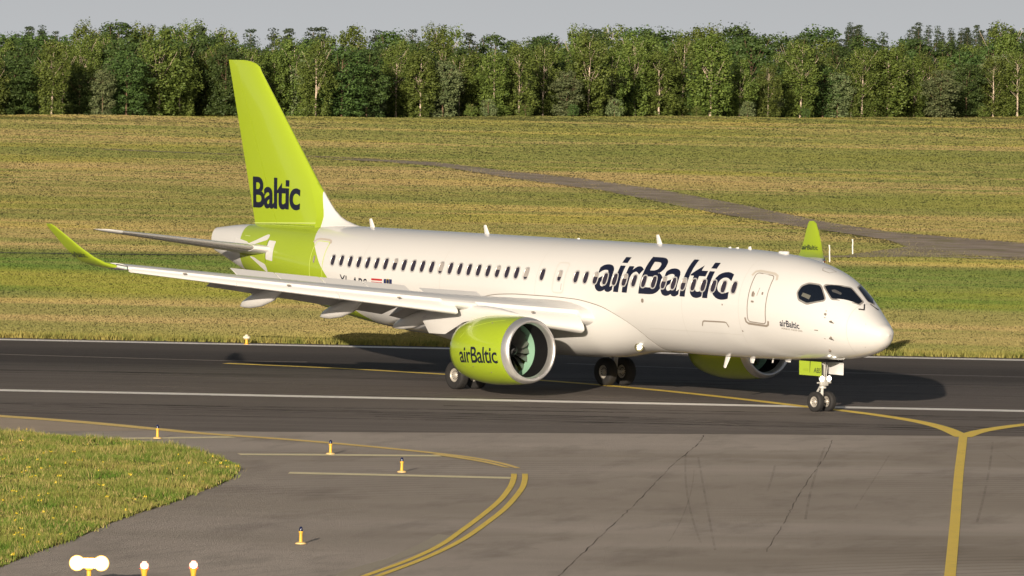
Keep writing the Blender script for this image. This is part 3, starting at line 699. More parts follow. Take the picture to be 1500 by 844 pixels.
for q in (-.16, .16):
    mb = MB(); mb.lathe((XN-.16, q, 1.13), (-1, 0, 0), [(-.10, .03), (-.05, .09), (.02, .10)], 20); hsg = mb.build('taxi_light', M_STRUT, plane)
    mb = MB(); mb.lathe((XN-.16, q, 1.13), (-1, 0, 0), [(.02, 0.0), (.015, .085)], 20); mb.build('lens', M_LAMP, hsg)
dr = MB(); dr.box((3.62, .44, 1.475), (1.12, .03, .48), bev=.01)
for v_i, v in enumerate(dr.v): dr.v[v_i] = (v[0]+(1.475-v[2])*-.10, v[1]+(1.7-v[2])*.06, v[2])
gd = dr.build('nose_gear_door', M_GREEN, plane, False)
vs, fs = text2d('ABS', .008); dy = lambda z: .457+(1.7-z)*.06
bm_obj(patch([([(3.42-.36*a, 1.34+.17*b) for a, b in vs], fs)], (0, 0), lambda x, z: Vector((x, dy(z)+.001, z))), 'lettering', M_NAVY, gd, False)
vs, fs = text2d('A220', .0); bm_obj(patch([([(3.96-.26*a, 1.38+.08*b) for a, b in vs], fs)], (0, 0), lambda x, z: Vector((x, dy(z)+.001, z))), 'lettering', simple('olive_lettering', (.22, .30, .02), .5), gd, False)
mb = MB(); mb.box((3.62, .462, 1.475), (.014, .03, .47)); mb.build('door_gap', M_BLACK, gd, False)
dr = MB(); dr.box((3.33, -.44, 1.47), (.78, .03, .42), bev=.01); dr.box((3.33, -.40, 1.66), (.80, .08, .03))
gd2 = dr.build('nose_gear_door', M_WING, plane, False); gd2['label'] = 'grey inner face of the opposite nose gear door'
mb = MB(); mb.box((3.55, 0, 1.745), (1.3, .74, .06)); mb.build('gear_bay', M_DARK, plane, False)
# landing light glowing on the belly fairing shoulder
mb = MB(); mb.lathe((12.04, 0.98, 1.775), (-.62, .70, -.30), [(-.14, .10), (.0, .17), (.04, .13)], 24); lh = mb.build('landing_light', simple('light_housing', (.22, .20, .12), .3, .5), plane)
mb = MB(); mb.lathe((12.04, 0.98, 1.775), (-.62, .70, -.30), [(.045, 0), (.042, .065)], 20); mb.build('lens', M_LAMP, lh)

# ================================================================== GROUND
RA = R(-129.5); RD = Vector((math.cos(RA), math.sin(RA), 0)); RNv = Vector((-RD.y, RD.x, 0)); RO = Vector((12.31, 6.38, 0))
def rwy(s_, t_, z=0.0): p = RO+RD*s_+RNv*t_; return Vector((p.x, p.y, z))
def t_of(n):
    d = n.n('ShaderNodeVectorMath', operation='DOT_PRODUCT'); n.l(n.pos(), d.inputs[0]); d.inputs[1].default_value = RNv
    return n.math('SUBTRACT', d.outputs['Value'], RNv.dot(RO))
CREST_A = Vector((595.1, -366.1, 0)); CREST_B = Vector((682.4, -645.3, 0)); CD = (CREST_B-CREST_A).normalized(); CN = Vector((-CD.y, CD.x, 0))
if CN.dot(FW) < 0: CN = -CN
def terrain(x, y):
    d = (Vector((x, y, 0))-CREST_A).dot(CN)
    if d < -60: return 0.0
    s_ = (Vector((x, y, 0))-CREST_A).dot(CD); und = .12*math.sin(s_*.045+.6)+.08*math.sin(s_*.11)
    if d < 0: return und*(1+d/60)
    return und-min(d*.03, 3.2)
# grass colouring shared by the ground sheet and the blades
def grass_color(n, near=False):
    t = t_of(n)
    warp = n.math('MULTIPLY_ADD', n.noise(.05, 3, n.mapped((.2, 1, 1), -RA)), 14.0, -7.0)
    tt = n.math('DIVIDE', n.math('ADD', t, warp), 900.0)
    dry, mixd, grn, dk = (.335, .26, .115), (.20, .185, .065), (.075, .145, .025), (.06, .10, .02)
    st = [(0, mixd), (42/900, (.30, .27, .08)), (50/900, dry), (76/900, dry), (84/900, grn), (128/900, grn), (137/900, dk), (146/900, dry), (215/900, (.30, .235, .085)), (300/900, mixd), (420/900, (.20, .20, .06)), (620/900, (.25, .235, .075)), (1, (.31, .25, .075))]
    band = n.ramp(tt, st)
    f1 = n.noise(.045, 5, n.mapped((.45, 1.3, 1), -RA), .65, .5); f2 = n.noise(.13, 5, n.mapped((.35, 1.5, 1), -RA), .65, .3); f3 = n.noise(.9, 3)
    g1 = n.ramp(f1, [(.42, 0.0), (.50, .5), (.58, 1.0)]); g2 = n.ramp(f2, [(.47, 0.0), (.58, 1.0)])
    c = n.mix(n.math('MULTIPLY', g1, .65), band, (.115, .155, .038))
    far0 = n.math('MULTIPLY_ADD', n.math('GREATER_THAN', t, 145.0), .42, .14)
    c = n.mix(n.math('MULTIPLY', g2, far0), c, (.37, .265, .13))
    c = n.mix(n.math('MULTIPLY', n.ramp(n.noise(.021, 3, n.mapped((1, 1, 1), 0, (50, 20, 0))), [(.52, 0.0), (.62, 1.0)]), .40), c, (.36, .31, .045))
    big = n.noise(.013, 3, n.mapped((.6, 1.2, 1), -RA, (11, 4, 0)), .6, .8); far_ = n.math('GREATER_THAN', t, 150.0)
    c = n.mix(n.math('MULTIPLY', n.math('MULTIPLY', n.ramp(big, [(.44, 0.0), (.58, 1.0)]), .75), far_), c, (.12, .145, .038))
    c = n.mix(n.math('MULTIPLY', n.math('MULTIPLY', n.ramp(big, [(.34, 1.0), (.46, 0.0)]), .50), far_), c, (.36, .25, .125))
    c = n.mix(n.math('MULTIPLY', n.ramp(f3, [(.35, 0.0), (.7, 1.0)]), .12), c, (.13, .15, .035))
    return c
n = N('grass_field'); c = grass_color(n)
n.bump(n.noise(3.0, 5, None, .7), .8, .35); M_FIELD = n.base(c, .9, 0, .1)
n = N('grass_blades'); c = grass_color(n); rnd = n.n('ShaderNodeAttribute', attribute_name='tuft')
c = n.mix(n.math('MULTIPLY', rnd.outputs['Fac'], .14), c, (.33, .29, .11)); M_BLADE = n.base(c, .8, 0, .15)
n.b.inputs['Subsurface Weight'].default_value = 0
# ground sheet
m = MB(); avs = [-3000, -1200, -500]+list(range(-300, 900, 20))+[1100, 1600, 3000]; bvs = [-2500, -1400, -1150, -900, -600, -300, -60, -40, -20]+list(range(0, 130, 8))+[300, 800, 2500, 6000]
vs = []
for b in bvs:
    for a in avs:
        p = CREST_A+CD*a+CN*b; vs.append((p.x, p.y, terrain(p.x, p.y)))
k = len(avs); m.add(vs, [(i*k+j, i*k+j+1, (i+1)*k+j+1, (i+1)*k+j) for i in range(len(bvs)-1) for j in range(k-1)])
g = m.build('ground', M_FIELD); tag(g, kind='structure')

def sheet(name, pts, z, mat, kind='structure', label=None):
    bm = bmesh.new(); f = bm.faces.new([bm.verts.new((p.x, p.y, z)) for p in pts]); bmesh.ops.triangulate(bm, faces=[f])
    if sum(f.normal.z for f in bm.faces) < 0: bmesh.ops.reverse_faces(bm, faces=bm.faces[:])
    me = bpy.data.meshes.new(name); bm.to_mesh(me); bm.free(); me.materials.append(mat)
    o = bpy.data.objects.new(name, me); COL.objects.link(o)
    return tag(o, label, kind=kind)
def px(L, z=0.0): return [ground_at(u, v) for u, v in L]

# runway asphalt
n = N('runway_asphalt'); t = t_of(n)
al = n.mapped((.02, 1.2, 1), -RA); st = n.noise(1.0, 5, al, .65); st2 = n.noise(3.5, 4, n.mapped((.012, 1, 1), -RA), .6)
base = n.ramp(n.math('DIVIDE', n.math('ADD', t, 20.0), 60.0), [(0, (.225, .198, .18)), (.30, (.20, .176, .16)), (.36, (.17, .15, .138)), (.52, (.135, .12, .113)), (.62, (.085, .078, .077)), (.66, (.024, .023, .026)), (.74, (.020, .019, .022)), (.79, (.030, .029, .031)), (.85, (.085, .074, .070)), (1, (.11, .095, .085))])
c = n.mix(n.math('MULTIPLY', n.ramp(st, [(.35, 0.0), (.7, 1.0)]), .45), base, (.045, .038, .036))
c = n.mix(n.math('MULTIPLY', n.ramp(st2, [(.55, 0.0), (.72, 1.0)]), .30), c, (.21, .185, .165))
c = n.mix(n.math('MULTIPLY', n.ramp(n.noise(.12, 5), [(.4, 0.0), (.7, 1.0)]), .25), c, (.06, .05, .045))
sp = n.noise(35.0, 3, None, .8); c = n.mix(n.math('MULTIPLY', n.ramp(sp, [(.35, 0.0), (.75, 1.0)]), .35), c, (.34, .29, .25))
n.bump(n.noise(22.0, 4, None, .8), 1.0, .06); M_RWY = n.base(c, .85, 0, .2)
L = [rwy(-260, 37.6), rwy(260, 37.6)]
low = px([(2100, 644), (1500, 640), (1100, 636.8), (700, 634.4), (400, 633), (235, 631.5), (100, 618), (0, 611), (-120, 603), (-500, 582)])
sheet('runway', [rwy(-260, 37.6), rwy(210, 37.6)]+low if (low[0]-rwy(210, 37.6)).length < (low[0]-rwy(-260, 37.6)).length else [rwy(210, 37.6), rwy(-260, 37.6)]+low, .012, M_RWY)

# taxiway / apron asphalt in front
n = N('taxiway_asphalt')
f1 = n.noise(.10, 5, n.mapped((1, 1, 1)), .6, .5); f2 = n.noise(.55, 5, n.mapped((.35, 1, 1), R(52)), .65); f3 = n.noise(30, 3, None, .8)
c = n.mix(n.ramp(f1, [(.35, 0.0), (.65, 1.0)]), (.53, .465, .41), (.43, .375, .33))
c = n.mix(n.math('MULTIPLY', n.ramp(f2, [(.5, 0.0), (.72, 1.0)]), .45), c, (.15, .125, .105))
stn = n.noise(.045, 4, n.mapped((1, .45, 1), R(38), (3, 7, 0)), .6, .6)
c = n.mix(n.math('MULTIPLY', n.ramp(stn, [(.52, 0.0), (.66, 1.0)]), .55), c, (.20, .165, .11))
c = n.mix(n.math('MULTIPLY', n.ramp(f3, [(.3, 0.0), (.8, 1.0)]), .35), c, (.42, .37, .32))
# faint tyre arcs
wv = n.n('ShaderNodeTexWave', wave_type='RINGS', rings_direction='Z'); wv.inputs['Scale'].default_value = .8; wv.inputs['Distortion'].default_value = 3.0; wv.inputs['Detail'].default_value = 3
n.l(n.mapped((.5, .5, 1), 0, (35, -22, 0)), wv.inputs['Vector'])
c = n.mix(n.math('MULTIPLY', n.math('MULTIPLY', n.ramp(wv.outputs['Fac'], [(.80, 0.0), (.97, 1.0)]), n.ramp(n.noise(.09, 2), [(.5, 0.0), (.65, 1.0)])), .28), c, (.09, .08, .075))
n.bump(n.noise(20.0, 4, None, .8), 1.0, .06); M_TAXI = n.base(c, .85, 0, .25)
sheet('taxiway', [ground_at(u, v) for u, v in ((-700, 560), (-500, 580), (0, 609), (235, 628), (700, 630), (1500, 636), (2100, 640), (2600, 1400), (-900, 1400))], .006, M_TAXI)

# paler tan strip at left between the yellow line and the grass island
n = N('tan_shoulder'); f = n.noise(.6, 4); c = n.mix(f, (.52, .43, .34), (.42, .345, .27)); n.bump(n.noise(20.0, 4, None, .8), 1.0, .05); M_TAN = n.base(c, .85, 0, .2)
sheet('shoulder', px([(-300, 592), (0, 612.5), (115, 621), (225, 631), (150, 632), (0, 632), (-300, 634)]), .010, M_TAN)

def mark_mat(name, col, dens):
    n = N(name); n.base(col, .8, 0, .2); tr = n.n('ShaderNodeBsdfTransparent'); mx_ = n.n('ShaderNodeMixShader'); out = n.t.nodes['Material Output']
    f = n.noise(.5, 5, None, .7); n.l(n.math('MULTIPLY', n.ramp(f, [(.35, 0.0), (.7, 1.0)]), dens), mx_.inputs[0]); n.l(tr.outputs[0], mx_.inputs[1]); n.l(n.b.outputs[0], mx_.inputs[2]); n.l(mx_.outputs[0], out.inputs['Surface']); return n.m
mark_mat0 = mark_mat
# painted markings
def paint(name, c, wear, dark):
    n = N(name); f = n.noise(6, 5, None, .75); g_ = n.noise(.8, 3)
    k = n.math('MULTIPLY', n.ramp(n.math('ADD', f, n.math('MULTIPLY', n.math('SUBTRACT', g_, .5), .5)), [(.50, 0.0), (.72, 1.0)]), wear)
    n.bump(n.noise(20.0, 4, None, .8), .8, .04); return n.base(n.mix(k, c, dark), .7, 0, .3)
M_YEL = paint('yellow_road_paint', (.92, .68, .13), .25, (.35, .26, .16))
M_YELP = paint('faded_yellow_paint', (.88, .66, .24), .3, (.32, .26, .18))
M_WHT = paint('white_road_paint', (.92, .89, .84), .12, (.3, .26, .22))
M_CREAM = paint('cream_road_paint', (.86, .77, .50), .25, (.3, .25, .2))
M_CEM = paint('cement_patch', (.42, .37, .29), .4, (.3, .26, .21))
def smooth_line(P, k=8):
    out = []
    for i in range(len(P)-1):
        p0 = P[max(i-1, 0)]; p1 = P[i]; p2 = P[i+1]; p3 = P[min(i+2, len(P)-1)]
        for j in range(k):
            t = j/k; out.append(.5*((2*p1)+(p2-p0)*t+(2*p0-5*p1+4*p2-p3)*t*t+(3*p1-p0-3*p2+p3)*t**3))
    return out+[P[-1]]
def line(name, P, wd, z, mat, smooth=True):
    P = smooth_line(P) if smooth else P; vs = []; fs = []; r_ = random.Random(len(P))
    w_all = wd if isinstance(wd, (list, tuple)) else (wd, wd)
    for i, p in enumerate(P):
        wd = w_all[0]+(w_all[1]-w_all[0])*i/max(1, len(P)-1)
        d = (P[min(i+1, len(P)-1)]-P[max(i-1, 0)]).normalized(); nn = Vector((-d.y, d.x, 0))
        vs += [(p.x+nn.x*wd/2, p.y+nn.y*wd/2, z), (p.x-nn.x*wd/2, p.y-nn.y*wd/2, z)]
    fs = [(2*i, 2*i+1, 2*i+3, 2*i+2) for i in range(len(P)-1)]
    me = bpy.data.meshes.new(name); me.from_pydata(vs, [], fs); me.materials.append(mat); o = bpy.data.objects.new(name, me)
    bm = bmesh.new(); bm.from_mesh(me)
    if sum(f.normal.z for f in bm.faces) < 0: bmesh.ops.reverse_faces(bm, faces=bm.faces[:])
    bm.to_mesh(me); bm.free()
    COL.objects.link(o); return tag(o, kind='structure')
line('runway_edge_line', [rwy(-200, 0), rwy(200, 0)], 1.15, .016, M_WHT, False)
line('runway_edge_line', [rwy(-200, 35.9), rwy(200, 35.9)], 1.1, .016, M_WHT, False)
line('runway_centre_line', px([(-100, 516), (0, 519.5), (150, 524), (330, 529), (450, 531)]), .30, .016, paint('worn_centre_paint', (.30, .26, .23), .6, (.06, .05, .05)))
line('runway_centre_line', px([(830, 533), (1100, 543), (1500, 553), (1700, 558)]), .30, .016, paint('worn_centre_paint_far', (.20, .18, .18), .6, (.05, .045, .045)))
YL = [(330, 533), (400, 536), (520, 541.5), (650, 549), (780, 557), (900, 566.5), (1000, 576), (1100, 587), (1180, 596.5), (1240, 603), (1300, 611), (1350, 619.5), (1385, 629), (1411, 641)]
line('taxi_line', px(YL), .55, .020, M_YEL)
line('taxi_line', px([(1411, 641), (1432, 633.5), (1465, 627.5), (1500, 623), (1560, 617), (1700, 606)]), .55, .021, M_YEL)
line('taxi_line', px([(1411, 640), (1408, 665), (1404, 700), (1398.5, 770), (1391, 850), (1384, 930)]), .27, .022, M_YEL)
line('taxi_line', px([(-120, 602.5), (0, 610.4), (115.6, 618.8), (225, 629), (300, 636), (400, 643), (487, 650), (573, 658), (640, 665), (689, 671), (732, 679), (759, 686.7)]), (.95, .16), .020, M_YELP)
line('taxi_line', px([(640, 666.5), (689, 674), (718, 679.5), (744, 686)]), (.4, .15), .024, M_YELP)
line('taxi_line', px([(753, 695), (752, 703), (747, 715), (732, 734), (706, 756), (675, 779), (646, 799), (602, 820), (539, 843), (490, 860), (420, 882)]), .165, .020, M_YEL)
line('taxi_line', px([(769, 695), (768.5, 705), (763, 718.5), (741, 744.5), (712, 767.6), (683, 788), (654, 804), (614, 822), (556, 844), (505, 862), (440, 884)]), .165, .020, M_YEL)
line('stop_bar_line', px([(120, 643.5), (230, 642.5), (340, 641)]), .65, .017, M_CREAM)
line('stop_bar_line', px([(350, 666.3), (500, 667.3), (645, 668.5)]), .72, .017, M_CREAM)
line('stop_bar_line', px([(423, 693.5), (580, 697), (748, 701)]), .78, .017, M_CREAM)
sheet('cement_patch', px([(642, 783), (664, 786), (640, 800), (600, 815), (535, 840), (480, 862), (440, 866), (500, 838), (570, 818), (610, 800)]), .012, M_CEM, 'structure')
M_CRK = mark_mat0('tar_crack', (.05, .045, .04), .95)
def crack(P, wd):
    P = smooth_line(px(P), 14); r_ = random.Random(5); P = [p+Vector((r_.uniform(-.025, .025), r_.uniform(-.025, .025), 0)) for p in P]
    return line('pavement_crack', P, wd, .011, M_CRK, False)
crack([(1032, 638), (1018, 655), (987, 680), (940, 729), (895, 772), (856, 809), (815, 848)], .035)
crack([(1220, 645), (1205, 675), (1187, 699), (1165, 735), (1148, 767), (1122, 809)], .025)
M_RUB = mark_mat('rubber_mark', (.02, .018, .018), .55); M_RUB2 = mark_mat('faint_rubber_mark', (.12, .105, .09), .25); M_SCR = mark_mat('pale_scrape', (.40, .35, .30), .5)
rm = random.Random(21)
for k_ in range(26):
    a0_ = rm.uniform(-70, 40); L_ = rm.uniform(25, 80); t0_ = rm.uniform(-14, 17); sl__ = rm.uniform(-.10, .10); cu_ = rm.uniform(-.0012, .0012)
    line('tyre_mark', [rwy(a0_+L_*i/14, t0_+sl__*L_*i/14+cu_*(L_*i/14)**2) for i in range(15)], rm.uniform(.15, .45), .0135+k_*.00008, M_RUB if rm.random() < .72 else M_SCR)
for k_ in range(8):
    u0, v0 = rm.uniform(980, 1480), rm.uniform(642, 700); cu_ = rm.uniform(-60, 60); du = rm.uniform(-140, 90); dv = rm.uniform(30, 150)
    line('tyre_mark', px([(u0+du*t_+cu_*t_*(1-t_), v0+dv*t_) for t_ in [i/12 for i in range(13)]]), rm.uniform(.03, .07), .0095+k_*.00006, M_RUB2)
line('pale_scrape', px([(700, 592), (820, 599), (960, 611), (1060, 621), (1110, 630)]), .30, .0165, M_SCR)
line('pale_scrape', px([(190, 548), (300, 553), (420, 562), (520, 571)]), .25, .0166, M_SCR)
# dirt track across the field
n = N('dirt_track'); f = n.noise(.5, 5, None, .7); c = n.mix(n.ramp(n.noise(.25, 4, n.mapped((.5, 1, 1), R(20)), .7), [(.4, 0.0), (.65, 1.0)]), (.46, .38, .31), (.30, .245, .20)); c = n.mix(n.math('MULTIPLY', n.ramp(n.noise(.35, 4, None, .7), [(.52, 0.0), (.6, 1.0)]), .6), c, (.25, .24, .09)); n.bump(n.noise(4, 5, None, .7), .8, .12); M_TRK = n.base(c, .9, 0, .1)
sheet('dirt_track', px([(470, 233.5), (545, 233.8), (640, 238), (740, 250.5), (850, 261.5), (960, 277), (1100, 303), (1200, 324), (1300, 340), (1500, 357), (1700, 370), (1700, 386), (1500, 379), (1410, 375), (1300, 376), (1240, 374), (1330, 362), (1300, 352), (1250, 344), (1160, 331), (1050, 313), (960, 295), (880, 279), (760, 263), (650, 245), (560, 237)]), .03, M_TRK)
line('dirt_track', px([(1090, 378), (1230, 376.5), (1350, 376), (1500, 381), (1700, 390)]), 2.2, .035, M_TRK)
line('dirt_track', px([(-100, 369), (0, 371), (160, 373), (330, 374.5)]), 1.6, .035, simple('dark_ditch', (.06, .065, .03), .9))
line('dirt_track', px([(150, 219), (300, 225), (420, 228), (545, 233.5)]), 3.0, .035, simple('faint_track', (.24, .19, .12), .9))

# ------------------------------------------------------------------ grass blades (real geometry)
def inside(px_, py_, poly_):
    x, y = px_, py_; r_ = np.zeros(len(x), bool); n_ = len(poly_)
    for i in range(n_):
        x0, y0 = poly_[i]; x1, y1 = poly_[(i+1) % n_]
        cnd = ((y0 > y) != (y1 > y)) & (x < (x1-x0)*(y-y0)/(y1-y0+1e-12)+x0); r_ ^= cnd
    return r_
def blades(name, px_, py_, pz, h, wd, per, lean, mat, spread, label):
    n0 = len(px_); x = np.repeat(px_, per); y = np.repeat(py_, per); z = np.repeat(pz, per); N_ = len(x)
    x = x+rng.normal(0, spread, N_)*np.repeat(h, per)/h.mean(); y = y+rng.normal(0, spread, N_)*np.repeat(h, per)/h.mean()
    a = rng.uniform(0, 2*np.pi, N_); hh = np.repeat(h, per)*rng.uniform(.55, 1.15, N_); ww = np.repeat(wd, per)*.5
    dx, dy = np.cos(a)*ww, np.sin(a)*ww; lx, ly = rng.normal(0, lean, N_)*hh, rng.normal(0, lean, N_)*hh
    V = np.empty((N_, 3, 3)); V[:, 0] = np.stack([x-dx, y-dy, z-.01], 1); V[:, 1] = np.stack([x+dx, y+dy, z-.01], 1); V[:, 2] = np.stack([x+lx, y+ly, z+hh], 1)
    me = bpy.data.meshes.new(name); me.vertices.add(N_*3); me.vertices.foreach_set('co', V.ravel())
    me.loops.add(N_*3); me.loops.foreach_set('vertex_index', np.arange(N_*3)); me.polygons.add(N_)
    me.polygons.foreach_set('loop_start', np.arange(0, N_*3, 3)); me.polygons.foreach_set('loop_total', np.full(N_, 3))
    at = me.attributes.new('tuft', 'FLOAT', 'FACE'); at.data.foreach_set('value', np.repeat(rng.uniform(0, 1, n0), per))
    me.update(); me.validate(); me.materials.append(mat); o = bpy.data.objects.new(name, me); COL.objects.link(o)
    return tag(o, label, 'grass', kind='stuff')
# far field: sampled more densely near the runway than far away
NF = 190000
u = rng.uniform(-260, 1760, NF*2); v = rng.uniform(167, 520, NF*2)**1.0
d0 = np.array(FW)[None]+((u-750)/FPX)[:, None]*np.array(CR)[None]-((v-422)/FPX)[:, None]*np.array(CU)[None]
tt = -CAM.z/d0[:, 2]; gx = CAM.x+tt*d0[:, 0]; gy = CAM.y+tt*d0[:, 1]
tr = (gx-RO.x)*RNv.x+(gy-RO.y)*RNv.y; cd = (gx-CREST_A.x)*CN.x+(gy-CREST_A.y)*CN.y
trk = [(p.x, p.y) for p in px([(470, 233.5), (545, 233.8), (640, 238), (740, 250.5), (850, 261.5), (960, 277), (1100, 303), (1200, 324), (1300, 340), (1500, 357), (1700, 370), (1700, 386), (1500, 378), (1400, 372), (1330, 364), (1250, 350), (1160, 334), (1050, 315), (960, 296), (880, 280), (760, 264), (650, 246), (560, 237)])]
ok = (tr > 38.0) & (cd < 5) & (tt > 0) & ~inside(gx+rng.normal(0, 1.6, len(gx)), gy+rng.normal(0, 1.6, len(gx)), trk)
gx, gy, D = gx[ok][:NF*2], gy[ok][:NF*2], tt[ok][:NF*2]
gz = np.array([terrain(a, b) if c_ > 800 else 0 for a, b, c_ in zip(gx, gy, D)])
hgt = np.clip(.03+D*.00006, .045, .08)*rng.uniform(.7, 1.3, len(gx)); blades('grass', gx, gy, gz, hgt, np.clip(D*.00036, .05, .32), 4, .45, M_BLADE, .22, 'short dry tan and green grass over the whole field beyond the runway')
# ragged green fringe at the runway's far edge
NE = 9000; s_ = rng.uniform(-60, 60, NE); t_ = 37.3+np.abs(rng.normal(0, .9, NE)); ex = RO.x+RD.x*s_+RNv.x*t_; ey = RO.y+RD.y*s_+RNv.y*t_
n = N('fringe_blades'); f = n.noise(.8, 3); M_FRINGE = n.base(n.mix(n.ramp(f, [(.35, 0.0), (.65, 1.0)]), (.15, .17, .04), (.32, .27, .08)), .8, 0, .15)
blades('grass', ex, ey, np.zeros(NE), rng.uniform(.15, .32, NE), np.full(NE, .07), 3, .3, M_FRINGE, .08, 'greener ragged grass fringe along the far runway edge')
# island in the foreground
ISL = [(-200, 628), (-60, 632), (30, 634), (140, 643), (240, 652), (300, 664), (338, 678), (350, 689), (332, 706), (290, 722), (250, 738), (180, 760), (110, 790), (50, 811), (0, 832), (-80, 868), (-200, 930), (-400, 940), (-400, 630)]
n = N('island_soil'); M_SOIL = n.base(n.mix(n.noise(2.0, 4), (.10, .12, .03), (.16, .13, .05)), .9, 0, .1)
isl = smooth_line(px(ISL), 3); sheet('grass_verge', isl, .018, M_SOIL)
ip = [(p.x, p.y) for p in isl]; x0, x1 = min(p[0] for p in ip), max(p[0] for p in ip); y0, y1 = min(p[1] for p in ip), max(p[1] for p in ip)
NI = 200000; gx = rng.uniform(x0, x1, NI); gy = rng.uniform(y0, y1, NI)
# keep only what may be seen from around the camera
dx_, dy_ = gx-CAM.x, gy-CAM.y; ang = np.arctan2(dy_, dx_)-YAW; ok = inside(gx, gy, ip) & (ang < .098)
gx, gy = gx[ok], gy[ok]; NI = len(gx); print('island tufts', NI)
n = N('island_blades'); f1 = n.noise(.35, 4, None, .6); f2 = n.noise(1.6, 3); rnd = n.n('ShaderNodeAttribute', attribute_name='tuft')
c = n.mix(n.ramp(f1, [(.36, 0.0), (.62, 1.0)]), (.09, .17, .020), (.25, .235, .06)); c = n.mix(n.math('MULTIPLY', n.ramp(f2, [(.4, 0.0), (.65, 1.0)]), .5), c, (.15, .21, .03))
c = n.mix(n.ramp(rnd.outputs['Fac'], [(.72, 0.0), (.9, .8)]), c, (.50, .38, .16)); M_ISL = n.base(c, .75, 0, .2)
hv = .16+.10*np.sin(gx*1.3+2*np.sin(gy*.7))*np.sin(gy*1.1+1.5*np.sin(gx*.5)); blades('grass', gx, gy, np.full(NI, .018), np.clip(hv*.85*rng.uniform(.5, 1.25, NI), .06, .28), rng.uniform(.014, .03, NI), 5, .35, M_ISL, .06, 'longer green and straw coloured grass on the rounded verge at left')
kf = rng.integers(0, NI, 220); M_FLOW = simple('yellow_flowers', (.65, .48, .03), .6)
fx, fy = gx[kf], gy[kf]; cl = (np.sin(fx*.9)*np.sin(fy*1.2+1) > -.1); fx, fy = fx[cl], fy[cl]; NFw = len(fx)
fo = blades('flowers', fx, fy, np.full(NFw, .15), rng.uniform(.03, .06, NFw), np.full(NFw, .045), 3, .6, M_FLOW, .025, 'small yellow flowers scattered through the grass verge at left'); fo['category'] = 'flowers'

# ------------------------------------------------------------------ taxiway edge lights
M_YST = simple('yellow_stem', (.80, .46, .05), .45); M_BASEP = simple('pale_base_plate', (.80, .58, .25), .5); M_BLUEL = simple('blue_glass_cap', (.008, .015, .06), .2)
def edge_light(loc, label, sc=1.0):
    e = bpy.data.objects.new('taxiway_light', None); e.location = loc; COL.objects.link(e); tag(e, label, 'taxiway light', 'blue capped taxiway edge lights on the asphalt')
    L = Vector(loc)
    mb = MB(); mb.lathe(L, (0, 0, 1), [(0, .135), (.025, .135), (.045, .09), (.05, .05)], 24); mb.build('base_plate', M_BASEP, e)
    mb = MB(); mb.lathe(L, (0, 0, 1), [(.045, .045), (.10, .042), (.26, .038), (.27, .055), (.31, .055), (.315, .045)], 20); mb.build('stem', M_YST, e)
    mb = MB(); mb.lathe(L, (0, 0, 1), [(.312, .048), (.36, .046), (.40, .036), (.42, .018), (.425, 0)], 20); mb.build('lens_cap', M_BLUEL, e)
for (u, v), lb in (((230.5, 643), 'yellow stem light with dark blue cap beside the grass verge, farthest from the camera'), ((484, 666), 'yellow stem light with dark blue cap on the middle cream line'),
                   ((588.5, 692.5), 'yellow stem light with dark blue cap just above the nearest cream line'), ((440.5, 797.5), 'yellow stem light with dark blue cap standing alone on bare asphalt in front')):
    edge_light(tuple(ground_at(u, v))[:2]+(.012,), lb)
# lit approach lamps at the bottom left
M_GLOWW = simple('white_lamp_glow', (1, .95, .8), .3, emit=(1, .93, .75), es=12); M_GLOWO = simple('warm_lamp_rim', (1, .8, .5), .3, emit=(1, .72, .36), es=1.3); M_GLOWR = simple('red_lamp_glow', (1, .4, .3), .3, emit=(1, .50, .36), es=1.5); M_GLOWR2 = simple('red_ring_glow', (1, .1, .05), .3, emit=(1, .08, .03), es=4)
L = ground_at(130, 858); L.z = .012; e = bpy.data.objects.new('guard_light', None); e.location = L; COL.objects.link(e)
tag(e, 'pair of large round blazing white lamps on one yellow post, bottom left', 'lamp'); v2c = (CAM-L).normalized(); v2c.z = 0; sd = Vector((-v2c.y, v2c.x, 0)).normalized()
mb = MB(); mb.lathe(L, (0, 0, 1), [(0, .12), (.03, .12), (.05, .05), (.32, .05), (.36, .09), (.39, .09)], 20); mb.build('post', M_YST, e)
mb = MB(); mb.box(L+Vector((0, 0, .50)), (.10, .62, .24), Matrix.Rotation(math.atan2(sd.y, sd.x)-math.pi/2, 3, 'Z'), bev=.03); mb.build('housing', M_YST, e)
for q in (-.27, .27):
    C0 = L+sd*q+Vector((0, 0, .50))+v2c*.06
    mb = MB(); mb.lathe(C0, v2c, [(-.16, .05), (-.10, .15), (.03, .18), (.03, .165)], 28); ho = mb.build('lamp_housing', M_YST, e)
    mb = MB(); mb.lathe(C0, v2c, [(.05, 0), (.045, .07), (.035, .125)], 28); mb.lathe(C0, v2c, [(.034, .125), (.02, .165)], 28, 1); mb.build('lens', [M_GLOWW, M_GLOWO], ho)
C0 = L+Vector((0, 0, .50))+v2c*.08
mb = MB(); mb.box(C0, (.06, .26, .20), Matrix.Rotation(math.atan2(sd.y, sd.x)-math.pi/2, 3, 'Z')); mb.build('centre_lens', M_GLOWW, e)
